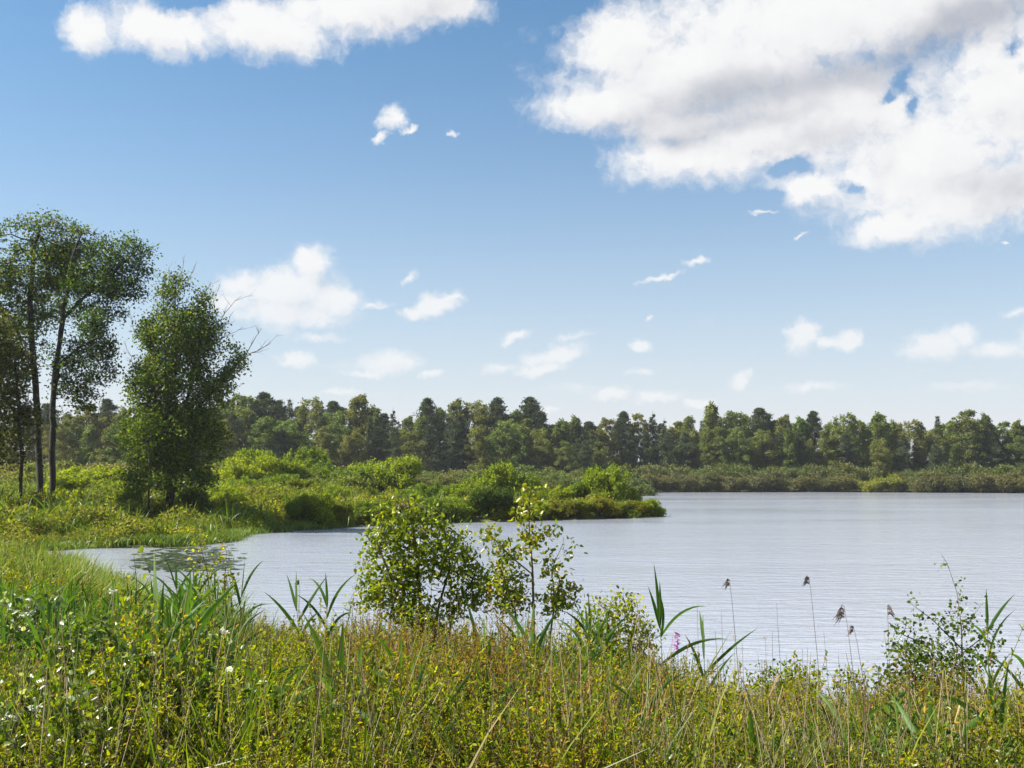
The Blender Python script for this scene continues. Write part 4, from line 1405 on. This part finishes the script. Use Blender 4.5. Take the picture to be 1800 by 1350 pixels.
near_woody('alder_bush', 'leafy round alder bush in the middle foreground against the water', 'bush', 9.6, 745,
           [(1, [(740, 1080, 0), (735, 1000, 0), (725, 920, 0), (715, 870, 0)], -1), (1, [(770, 1070, .1), (790, 1000, .1), (800, 940, .1)], -1), (1, [(705, 1070, -.1), (680, 1000, -.1), (665, 960, -.1)], -1), (1, [(800, 1070, 0), (830, 1020, 0), (842, 990, 0)], -1)],
           [(715, 890, 45, 30), (690, 925, 45, 40), (745, 930, 45, 45), (675, 985, 48, 45), (735, 1000, 60, 60), (790, 975, 46, 48), (810, 1030, 55, 50), (655, 1045, 52, 36), (700, 1040, 60, 40), (745, 1070, 75, 35), (840, 1040, 28, 34), (735, 960, 60, 60)],
           1900, .046, 9, LEAF_ALDER, 501, step=.05, kill=.055, spread=.04, ratio=.55, color=(1.8, 1.65, .85), thin=.0, clump=.4)
near_woody('alder_sapling', 'slender open alder sapling with yellow green leaves right of the round alder bush', 'sapling', 9.4, 940,
           [(1, [(938, 1080, 0), (936, 1000, 0), (930, 930, 0), (932, 860, 0)], -1), (0, [(936, 1010, 0), (900, 980, 0), (862, 940, 0)], 1), (0, [(934, 960, 0), (960, 930, 0)], 1), (1, [(975, 1060, 0), (970, 1000, 0), (990, 955, 0)], -1), (1, [(905, 1070, 0), (890, 1040, 0), (880, 1000, 0)], -1)],
           [(932, 868, 18, 20), (925, 905, 22, 16), (935, 945, 22, 22), (865, 940, 20, 16), (890, 975, 26, 20), (965, 940, 20, 16), (990, 960, 14, 14), (885, 1020, 28, 24), (970, 1000, 18, 22), (900, 1055, 34, 22), (980, 1050, 30, 28), (1010, 1040, 16, 16)],
           560, .046, 13, LEAF_ALDER, 502, step=.05, kill=.055, spread=.045, ratio=.55, thin=.15, color=(1.6, 1.45, .85))
near_woody('birch_sapling', 'sparse arching sapling with small round leaves against the right water', 'sapling', 8.2, 1690,
           [(1, [(1692, 1180, 0), (1690, 1100, 0), (1682, 1040, 0), (1665, 990, 0), (1655, 975, 0)], -1), (0, [(1690, 1140, 0), (1640, 1090, 0), (1600, 1060, 0)], 1), (0, [(1690, 1110, 0), (1720, 1070, 0)], 1), (0, [(1690, 1150, 0), (1740, 1110, 0), (1760, 1140, 0)], 1), (1, [(1650, 1180, 0), (1620, 1130, 0), (1575, 1110, 0)], -1)],
           [(1658, 985, 12, 10), (1668, 1015, 14, 14), (1690, 1040, 16, 20), (1605, 1062, 14, 12), (1640, 1090, 30, 18), (1590, 1105, 26, 16), (1680, 1090, 36, 26), (1725, 1070, 16, 20), (1730, 1120, 30, 24), (1630, 1140, 50, 24), (1700, 1160, 50, 24), (1580, 1140, 24, 20)],
           620, .028, 7, LEAF_SAP, 503, step=.045, kill=.05, spread=.028, tip=.0016, maxr=.009, ratio=.8, thin=.2, color=(.75, .85, .8))
near_woody('birch_bush', 'bright leafy bush under the sparse arching sapling at right', 'bush', 8.0, 1620,
           [(1, [(1610, 1200, 0), (1600, 1170, 0)], -1), (1, [(1650, 1200, 0), (1660, 1170, 0)], -1)],
           [(1590, 1160, 34, 26), (1620, 1185, 60, 34), (1680, 1195, 50, 28), (1560, 1190, 30, 24)],
           420, .040, 4, LEAF_ALDER, 504, step=.045, kill=.055, color=(1, 1.05, .9))
near_woody('myrtle_bush', 'leafy bush with pale tips at the waterline left of the big reeds', 'bush', 8.6, 1075,
           [(1, [(1070, 1120, 0), (1065, 1070, 0)], -1), (1, [(1110, 1120, 0), (1120, 1080, 0)], -1)],
           [(1060, 1080, 34, 28), (1100, 1070, 40, 30), (1040, 1115, 40, 34), (1110, 1115, 50, 34), (1085, 1045, 14, 14)],
           620, .034, 5, LEAF_MYRTLE, 505, step=.045, kill=.05, color=(1.15, 1.15, .9))
near_woody('low_bush', 'dark green rounded low bush at the near water edge, second gap right of the reeds', 'bush', 9.0, 1370,
           [(1, [(1370, 1230, 0), (1372, 1200, 0)], -1), (1, [(1410, 1230, 0), (1415, 1200, 0)], -1)],
           [(1345, 1195, 34, 22), (1375, 1190, 30, 20), (1415, 1195, 34, 24), (1390, 1215, 60, 24), (1420, 1220, 30, 20)],
           520, .03, 5, LEAF_MYRTLE, 506, step=.04, kill=.045, color=(.75, .95, .9))
near_woody('low_bush', 'small sparse green bush at the near water edge left of the arching sapling', 'bush', 9.2, 1495,
           [(1, [(1495, 1230, 0), (1490, 1190, 0)], -1)],
           [(1490, 1190, 26, 16), (1515, 1190, 22, 18), (1475, 1205, 18, 16), (1500, 1215, 36, 20)],
           260, .03, 4, LEAF_MYRTLE, 507, step=.04, kill=.045, color=(.85, 1, .9))
near_woody('willow_sapling', 'leafy upright shoot with round leaves rising over the left inlet', 'sapling', 7.0, 235,
           [(1, [(240, 1150, 0), (238, 1080, 0), (240, 1020, 0), (235, 975, 0)], -1), (0, [(238, 1060, 0), (260, 1020, 0)], 1)],
           [(235, 975, 10, 10), (245, 1010, 20, 16), (235, 1050, 22, 20), (255, 1090, 34, 26), (225, 1110, 30, 26)],
           130, .052, 3, LEAF_ALDER, 508, step=.05, kill=.06, tip=.0018, maxr=.01, ratio=.75, thin=.2, color=(1.15, 1.15, .85))
near_woody('willow_shoot', 'thin sparse leafy shoots in front of the dark inlet water', 'sapling', 9.5, 375,
           [(1, [(372, 1100, 0), (365, 1010, 0), (350, 950, 0)], -1), (1, [(390, 1100, 0), (395, 1020, 0), (398, 970, 0)], -1)],
           [(350, 950, 20, 18), (345, 985, 24, 20), (395, 980, 20, 26), (370, 1020, 34, 22), (400, 1030, 20, 26), (380, 1060, 34, 22)],
           260, .034, 3, LEAF_MYRTLE, 509, step=.05, kill=.055, tip=.0015, maxr=.007, thin=.2, color=(1.1, 1.05, .9))

# birch-like shrubs of the lower left corner, with shiny pale leaves
for i, (px, py, rx, ry, Y, lab) in enumerate([
        (60, 1290, 110, 90, 4.6, 'leafy shrub with shiny pale leaves in the bottom left corner'),
        (250, 1240, 110, 110, 4.7, 'dark-hearted shrub with shiny pale leaves, second from the bottom left corner'),
        (160, 1160, 90, 80, 5.6, 'shrub with pale shiny leaves standing behind the two corner shrubs'),
        (340, 1170, 80, 80, 6.0, 'round-leaved shrub with pale glints right of the tall reed pair'),
        (400, 1270, 90, 90, 4.8, 'low shrub with shiny leaves, third from the bottom left corner'),
        (150, 1320, 120, 80, 4.5, 'lowest shrub with pale leaves at the bottom edge between the two corner shrubs'),
        (60, 1110, 80, 70, 6.6, 'tall shrub with dull green leaves at the left edge')]):
    near_woody('birch_shrub', lab, 'shrub', Y, px,
               [(1, [(px, py, 0), (px - 10, py - ry * .5, 0)], -1), (1, [(px + 20, py, .1), (px + 35, py - ry * .4, .1)], -1), (1, [(px - 20, py, -.1), (px - 45, py - ry * .3, -.1)], -1)],
               [(px, py - ry * .45, rx * .6, ry * .5), (px - rx * .5, py, rx * .5, ry * .55), (px + rx * .5, py - ry * .1, rx * .5, ry * .55), (px, py + ry * .4, rx * .9, ry * .6), (px, py - ry * .8, rx * .3, ry * .25)],
               700, .036, 7, LEAF_BIRCH, 520 + i, step=.045, kill=.055, spread=.04, tip=.0018, maxr=.012, ratio=.75, color=[(1, 1, 1), (.85, .9, .9), (1.1, 1.1, .9), (1, 1.05, .9), (1.1, 1.15, .9), (1, 1.1, .9), (.9, .95, .9)][i])


# ------------------------------------------------------------------ reeds
def reed_mesh(r, H, nleaf, wl=.5, ww=.024, lean=(0., 0.), spec=None, start=.25, fan=None):
    """stem mesh and a list of leaf meshes; spec gives explicit blades (height fraction, azimuth, length, rise, droop)"""
    t = np.linspace(0, 1, 9)
    stem = np.stack([lean[0] * t ** 1.5 * H, lean[1] * t ** 1.5 * H, t * H], 1)
    gs = Geo(); gs.tube(stem, np.linspace(.0055, .0018, 9), 5)
    L = []
    if spec is None:
        spec = []
        for i in range(nleaf):
            f = start + (1 - start) * (i + .5) / nleaf
            az = (i % 2) * math.pi + r.normal(0, .5) + (fan if fan is not None else 0)
            spec.append((f, az, wl * r.uniform(.7, 1.15) * (1.1 - .35 * abs(f - .6)), r.uniform(.9, 1.35), r.uniform(.1, .9)))
        spec.append((.97, r.uniform(0, 6.28), wl * .7, 1.5, .05))
    for f, az, ln, rise, droop in spec:
        p0 = np.array([np.interp(f, t, stem[:, i]) for i in range(3)])
        u = np.linspace(0, 1, 9)
        ang = rise - droop * u ** 1.4 * 1.6
        d = np.stack([np.cos(ang) * math.cos(az), np.cos(ang) * math.sin(az), np.sin(ang)], 1)
        pts = p0 + np.vstack([[0, 0, 0], np.cumsum(d[:-1] * ln / 8, 0)])
        w = ww * np.array([.45, .8, 1, 1, .92, .78, .56, .3, .02])
        g = Geo(); g.ribbon(pts, w, (-.5 * (1 if math.cos(az) > 0 else -1), .35 * r.normal(), 1), r.uniform(.1, .9), .3)
        L.append(g)
    return gs, L


def reed(name, label, loc, gs, L, group=None, rz=0., stemm=STEM_GREEN, leafm=LEAF_REED, sc=1.):
    root = bpy.data.objects.new(name, None); COL.objects.link(root)
    root.location = loc; root.rotation_euler = (0, 0, rz); root.scale = (sc,) * 3
    tag(root, label, 'reed', group)
    link('stem', gs.mesh('reed_stem', True), stemm, root)
    for g in L:
        link('leaf', g.mesh('reed_leaf', True), leafm, root)
    return root


def copy_thing(src, loc, rz, sc, label, group=None):
    c = src.copy(); COL.objects.link(c)
    c.location = loc; c.rotation_euler = (0, 0, rz); c.scale = (sc,) * 3
    c['label'] = label
    if group: c['group'] = group
    elif 'group' in c: del c['group']
    for ch in list(src.children):
        d = ch.copy(); COL.objects.link(d); d.parent = c
    return c


def ground_pt(px, Y):
    X = (px - 900) / FPX * Y
    return (X, Y, hz(X, Y) - .02)


def single_reeds():
    r = np.random.default_rng(606)
    # the two large reeds against the right water; blades as photographed
    Y = 7.6
    p = ground_pt(1165, Y)
    H = at(1160, 1090, Y)[2] - p[2]
    gs, L = reed_mesh(r, H, 0, spec=[(.97, 2.6, .42, 1.50, .05), (.97, 2.0, .3, 1.6, .05), (.9, 3.3, .30, 1.75, .35), (.9, .25, .42, .95, .75), (.75, .0, .50, .65, .55), (.55, .3, .45, .25, .6), (.6, 2.9, .35, 1.2, .3), (.95, 3.0, .30, 1.35, .1)], ww=.024, lean=(-.03, 0))
    reed('reed', 'large reed with a tall upright blade, left one of two against the water', p, gs, L)
    p = ground_pt(1232, Y + .1)
    H = at(1232, 1120, Y)[2] - p[2]
    gs, L = reed_mesh(r, H, 0, spec=[(.75, .15, .50, .75, .15), (.85, 1.5, .30, 1.45, .05), (.7, 2.9, .35, 1.9 - .6, .2), (.6, .2, .38, 1.05, .2), (.5, 3.1, .34, .9, .3), (.95, 2.0, .22, 1.4, 0.1)], ww=.025)
    reed('reed', 'large reed with a broad blade slanting right, right one of two against the water', p, gs, L)
    named = [
        (285, 5.6, 1060, .6, .034, 'broad bladed reed standing tallest among the pale-leaved shrubs at left'),
        (258, 5.3, 1120, .5, .032, 'broad bladed reed just left of the tallest one among the pale-leaved shrubs'),
        (605, 5.4, 1130, .55, .034, 'dark green reed with drooping blades low in the centre left foreground'),
        (640, 5.6, 1170, .5, .030, 'green reed right of the dark drooping one in the centre left foreground'),
        (545, 9.0, 1020, .45, .028, 'green reed rising against the water left of the alder bush'),
        (580, 9.2, 1020, .4, .024, 'slim feathery reed against the water nearest the alder bush'),
        (425, 9.5, 995, .45, .024, 'pale tipped reed standing against the inlet water'),
        (955, 7.0, 1075, .4, .026, 'reed with dark blades in front of the alder sapling foot'),
        (860, 6.0, 1110, .4, .024, 'reed with one long slanting blade below the alder bush'),
        (1790, 7.5, 1110, .4, .026, 'reed at the right edge standing against the water'),
        (1720, 7.8, 1050, .4, .022, 'slim upright reed beside the sparse arching sapling'),
        (1000, 4.8, 1230, .45, .026, 'low reed with curved blades in the bottom centre'),
        (1320, 4.9, 1250, .45, .026, 'low reed leaning in the bottom right centre'),
        (1600, 4.8, 1240, .5, .030, 'dark broad reed in the bottom right'),
        (1480, 5.4, 1230, .4, .024, 'thin reed left of the dark broad one in the bottom right'),
        (715, 4.6, 1250, .5, .030, 'reed with a long arching blade in the bottom centre left'),
        (420, 5.2, 1180, .45, .026, 'reed with crossing blades between the corner shrubs and the centre'),
        (1750, 5.2, 1200, .45, .028, 'reed with an orange-tipped look at the lower right edge'),
    ]
    named[-1] = (1750, 5.2, 1200, .45, .028, 'reed with spreading blades at the lower right edge')
    for px, Y, ty, wl, ww, lab in named:
        p = ground_pt(px, Y)
        H = max(.5, at(px, ty, Y)[2] - p[2] - wl * .45)
        gs, L = reed_mesh(r, H, int(r.integers(6, 9)), wl, ww, (r.normal(0, .05), 0), start=.35, fan=r.normal(0, .5))
        reed('reed', lab, p, gs, L)
    # protos for the many smaller reeds of the left
    protos = []
    for i in range(5):
        gs, L = reed_mesh(r, 1.0, 9, .36, .021, (r.normal(0, .06), r.normal(0, .04)), start=.35)
        protos.append((gs, L))
    made = [None] * 5
    k = 0
    def put(px, Y, top, label, group):
        nonlocal k
        i = k % 5; k += 1
        p = ground_pt(px, Y)
        H = at(px, top, Y)[2] - p[2]
        s = max(.35, H / 1.22)
        rz = r.uniform(0, 6.28)
        if made[i] is None:
            made[i] = reed('reed', label, p, *protos[i], group=group, rz=rz, sc=s)
        else:
            copy_thing(made[i], p, rz, s, label, group)
    for j in range(120):
        px = r.uniform(-20, 450); Y = r.uniform(5.8, 10)
        top = np.interp(px, *TOPLINE) + r.uniform(-22, 60) + (10 - Y) * 12
        put(px, Y, top, 'narrow green reed among the tall grass of the left near bank', 'reeds of the left near bank')
    for j in range(110):
        px = r.uniform(440, 1800); Y = r.uniform(4.6, 8.5)
        top = np.interp(px, *TOPLINE) + r.uniform(-12, 80) + (8.5 - Y) * 20
        put(px, Y, top, 'small green reed among the myrtle of the middle and right near bank', 'small reeds of the middle and right near bank')
    for j in range(60):
        px = r.uniform(60, 440); Y = r.uniform(9.5, 13.5)
        top = np.interp(px, *TOPLINE) + r.uniform(-35, 25)
        put(px, Y, top, 'narrow green reed at the edge of the left inlet, standing before the water', 'reeds along the inlet edge')
    # dry, bent blades
    gd = Geo()
    dry = [(1375, 1185, 1350, 1225), (1040, 1280, 1065, 1265), (1265, 1250, 1250, 1290), (1145, 1235, 1170, 1250), (880, 1265, 850, 1290), (1430, 1275, 1460, 1320), (560, 1180, 575, 1230), (1740, 1290, 1735, 1340), (1690, 1230, 1670, 1290), (940, 1240, 960, 1300), (1330, 1290, 1360, 1330), (1610, 1340, 1640, 1330)]
    for n, (x0, y0, x1, y1) in enumerate(dry):
        Y = 5.0 + .1 * n
        a = at(x0, y0, Y); b = at(x1, y1, Y + .05)
        mid = (a + b) / 2 + [0, -.03, .04]
        g = Geo()
        # the stalk that carries it
        foot = np.array(ground_pt(x1, Y))
        foot[2] -= .0
        root = bpy.data.objects.new('dry_reed', None); COL.objects.link(root); root.location = foot
        tag(root, 'dry straw coloured reed with a bent blade in the near undergrowth', 'reed', 'dry bent reeds')
        g.tube(lerp_line([(0, 0, 0), tuple((b - foot) * .6 + [.01, 0, 0]), tuple(b - foot)], 6), [.003] * 6, 4)
        link('stem', g.mesh('dry_stem'), STEM_DRY, root)
        g = Geo()
        q = lerp_line([b - foot, mid - foot, a - foot], 7)
        g.ribbon(q, .022 * np.array([.4, .8, 1, 1, .8, .5, .05]), (.3, .2, 1), r.random())
        link('leaf', g.mesh('dry_leaf'), LEAF_DRY, root)
    # last year's plumes
    def plume(px, ty, Y, lean, lab, s=1.):
        p = np.array(ground_pt(px + lean, Y))
        top = at(px, ty, Y) - p
        g = Geo()
        q = lerp_line([(0, 0, 0), (top[0] * .25, 0, top[2] * .5), (top[0] * .8, 0, top[2] * .9), tuple(top)], 10)
        g.tube(q, np.linspace(.0035, .0014, 10), 4)
        root = bpy.data.objects.new('reed', None); COL.objects.link(root); root.location = p
        tag(root, lab, 'reed')
        link('stem', g.mesh('plume_stem'), STEM_BROWN, root)
        g = Geo()
        side = -1 if lean > 0 else 1
        for i in range(17):
            f = r.uniform(0, 1)
            b = top + np.array([0, 0, -.07 * f * s])
            ln = (.035 + .05 * f) * s
            e = b + np.array([side * ln * r.uniform(.3, 1.0), r.normal(0, .02), -ln * r.uniform(.1, .8)])
            mid = (b + e) / 2 + [0, 0, .022 * s]
            g.ribbon(np.array([b, mid, e]), [.005, .008, .002], (0, .2, 1), r.random(), .1)
        link('plume', g.mesh('plume'), PLUME, root)
        g = Geo()
        a0 = np.array([np.interp(.45, np.linspace(0, 1, 10), q[:, i]) for i in range(3)])
        g.ribbon(np.array([a0, a0 + [.05 * side, 0, .12], a0 + [.14 * side, 0, .17]]), [.008, .010, .002], (0, 1, .2), .5)
        link('leaf', g.mesh('plume_leaf'), LEAF_DRY, root)
    plume(1282, 1018, 8.4, 14, 'brown reed with a small hooked plume right of the two large reeds', .8)
    plume(1422, 1014, 8.6, 12, 'single tall brown reed with a hooked plume in open water view', .8)
    plume(1484, 1066, 8.0, 14, 'brown reed with a wide drooping plume left of the arching sapling', 1.2)
    plume(1560, 1066, 8.2, -8, 'brown reed with a dark plume touching the arching sapling', .9)
    plume(1500, 1100, 8.1, 18, 'shorter leaning brown reed beside the wide drooping plume', .6)
    plume(236 + 290, 1020, 9.6, 6, 'thin brown reed left of the green reed at the alder bush', .6)
    # bare thin stalks standing in the water view
    for j, (px, ty) in enumerate([(1260, 1110), (1300, 1130), (1335, 1150), (1352, 1110), (1370, 1060), (1375, 1150), (1450, 1110), (1468, 1150), (1555, 1110), (1265, 1075), (1410, 1140), (1100, 1030), (1225, 1060), (520, 1050), (1030, 1040), (1655, 1160)]):
        Y = 8.4
        p = np.array(ground_pt(px, Y)); top = at(px + r.normal(0, 4), ty, Y) - p
        g = Geo(); g.tube(lerp_line([(0, 0, 0), (top[0] * .3 + r.normal(0, .01), 0, top[2] * .5), tuple(top)], 7), np.linspace(.003, .001, 7), 4)
        o = link('reed_stalk', g.mesh('reed_stalk'), STEM_BROWN); o.location = p
        tag(o, 'thin bare brown stalk standing up against the lake', 'reed stalk', 'bare stalks against the lake')
    # purple loosestrife
    p = np.array(ground_pt(1192, 7.9)); top = at(1190, 1112, 7.9) - p
    root = bpy.data.objects.new('loosestrife', None); COL.objects.link(root); root.location = p
    tag(root, 'purple loosestrife spike behind the two large reeds', 'flower')
    g = Geo(); g.tube([(0, 0, 0), tuple(top * .6), tuple(top)], [.004, .003, .0015], 4); link('stem', g.mesh('flower_stem'), STEM_GREEN, root)
    m = 90
    t_ = r.random(m)
    c = top[None] * (1 - .13 * t_[:, None]) + r.normal(0, .006, (m, 3)) * (1 + 1.5 * t_[:, None])
    v, f, a = leaves(c, norm(r.normal(size=(m, 3)) + [0, 0, .3]), norm(r.normal(size=(m, 3))), .018, .010, T_DIAMOND, r)
    g = Geo(); g.add(v, f, a); link('flower', g.mesh('flower_spike'), PETAL_P, root)
    # small clusters of white and tan leaflets on thin stems
    spots = [(850, 1185, 5.6), (845, 1200, 5.5), (870, 1215, 5.5), (885, 1205, 5.6), (1290, 1118, 8.), (1345, 1122, 8.), (1343, 1162, 8.), (200, 1040, 6.8), (45, 1080, 6.4), (395, 1112, 6.2), (388, 1155, 6.), (150, 1145, 5.8), (205, 1150, 5.8), (110, 1335, 4.3), (108, 1305, 4.3), (20, 1260, 4.4), (60, 1245, 4.4), (150, 1250, 4.6), (310, 1160, 5.8), (340, 1165, 5.8), (165, 1180, 5.7)]
    for px, py, Y in spots:
        p = np.array(ground_pt(px, Y)); top = at(px, py, Y) - p
        if top[2] < .1: continue
        root = bpy.data.objects.new('pale_cluster', None); COL.objects.link(root); root.location = p
        left = px < 500
        tag(root, 'small white cluster on a thin stem among the leaves of the left near bank' if left else 'small pale cluster on a thin stem among the middle and right near growth', 'flower', 'white clusters at left' if left else 'pale clusters at right')
        g = Geo(); g.tube([(0, 0, 0), tuple(top * .6), tuple(top)], [.002, .0016, .001], 3); link('stem', g.mesh('flower_stem'), STEM_GREEN, root)
        m = 16 if left else 10
        c = top[None] + r.normal(0, .012 if left else .009, (m, 3)) * [1, 1, .4]
        v, f, a = leaves(c, norm(r.normal(size=(m, 3)) + [0, 0, .2]), norm(r.normal(size=(m, 3)) * .5 + [0, 0, 1]), .018 if left else .012, .014 if left else .007, T_OVAL, r)
        g = Geo(); g.add(v, f, a); link('flower', g.mesh('leaflet_cluster'), WHITE_LEAFLET if left else LEAF_DRY, root)


single_reeds()


# ------------------------------------------------------------------ things on the water
def on_the_water():
    r = np.random.default_rng(808)
    # floating leaves in the inlet
    n = 900
    px = r.uniform(235, 430, n); py = r.uniform(958, 1005, n)
    keep = r.random(n) < np.clip(1.2 - np.abs(px - 320) / 110 - np.abs(py - 985) / 40, 0, 1) + .12
    P = np.array([(*on_water(a, b), .006) for a, b in zip(px[keep], py[keep])])
    d = sdist(P[:, 0], P[:, 1]); P = P[d < -.4]
    g = Geo()
    for p in P:
        k = 9; R = r.uniform(.08, .17); a0 = r.uniform(0, 6.28)
        th = a0 + np.linspace(.25, 2 * math.pi - .25, k)
        v = np.vstack([p[None], np.stack([p[0] + R * np.cos(th), p[1] + R * np.sin(th), p[2] + r.uniform(.002, .02, k)], 1)])
        f = np.array([[0, i, i + 1] for i in range(1, k)])
        g.add(v, [f], np.full(k + 1, r.random()))
    m = leaf_mat('floating_leaf', [(0, (.02, .035, .014)), (1, (.07, .09, .03))], trans=.1, rough=.35)
    o = link('floating_leaves', g.mesh('floating_leaves'), m)
    tag(o, 'dark floating water lily leaves in the inlet below the left bank', None, None, 'stuff')
    # fallen branch off the point of the left bank
    root = bpy.data.objects.new('driftwood', None); COL.objects.link(root)
    a = np.array([*on_water(400, 948), .03]); b = np.array([*on_water(430, 943), .05])
    root.location = a
    tag(root, 'thin dark branch with a knob lying on the water off the left bank', 'branch')
    g = Geo(); q = lerp_line([(0, 0, 0), tuple((b - a) * .5 + [0, 0, .02]), tuple(b - a)], 8); g.tube(q, np.linspace(.02, .035, 8), 6); link('branch', g.mesh('branch', True), BARK_DARK, root)
    g = Geo(); e = b - a; th = np.linspace(-1, 1, 7); g.tube(np.stack([e[0] + th * .16, e[1] + th * 0, e[2] + .02 + th * 0], 1), .10 * np.sqrt(np.clip(1 - th ** 2, .02, 1)), 8); link('knob', g.mesh('knob', True), BARK_DARK, root)
    # dead twigs by the spit tip
    root = bpy.data.objects.new('dead_twigs', None); COL.objects.link(root)
    a = np.array([*on_water(1165, 907), -.02]); root.location = a
    tag(root, 'bare dead twigs sticking out of the water at the spit tip', 'twigs')
    g = Geo()
    for i in range(6):
        s = np.array([r.uniform(-.2, .5), r.uniform(-.2, .2), 0]); e = s + [r.uniform(-.2, .35), r.uniform(-.1, .1), r.uniform(.15, .5)]
        g.tube(lerp_line([s, (s + e) / 2 + [0.02, 0, .03], e], 5), np.linspace(.02, .008, 5), 4)
    link('twig', g.mesh('twig'), BARK_DEAD, root)
    # sedge tussocks: reeds standing in the inlet at left
    G = [tuft_grass(840 + i, .8, 26, .014, .14, LEAF_GRASS, .4) for i in range(3)]
    P = rand_land(260, -.60, -.33, 17, 34, -1.4, .2, r, persp=True)
    P[:, 2] = np.maximum(P[:, 2], -.05)
    s = r.uniform(.6, 1.1, len(P))
    scatter('inlet_sedges', 'green sedges standing in the shallow edge of the inlet', P, np.stack([s * 0, s * 0, r.uniform(0, 6.28, len(P))], 1), np.stack([s, s, s * .7], 1), r.integers(0, 3, len(P)), G)


on_the_water()


# ------------------------------------------------------------------ the air between
def haze():
    me = bpy.data.meshes.new('haze')
    x, y0, y1, z0, z1 = 420, -60, 330, -3.2, 24
    v = [(-x, y0, z0), (x, y0, z0), (x, y1, z0), (-x, y1, z0), (-x, y0, z1), (x, y0, z1), (x, y1, z1), (-x, y1, z1)]
    me.from_pydata(v, [], [(0, 3, 2, 1), (4, 5, 6, 7), (0, 1, 5, 4), (1, 2, 6, 5), (2, 3, 7, 6), (3, 0, 4, 7)])
    m, t = new_mat('thin_haze')
    p = t.n('ShaderNodeVolumePrincipled')
    p.inputs['Color'].default_value = (.86, .90, .96, 1)
    p.inputs['Density'].default_value = HAZE
    p.inputs['Anisotropy'].default_value = .3
    o = t.n('ShaderNodeOutputMaterial')
    t.t.links.new(p.outputs[0], o.inputs['Volume'])
    ob = link('haze', me, m)
    tag(ob, None, None, None, 'stuff')


HAZE = 0.00020
haze()
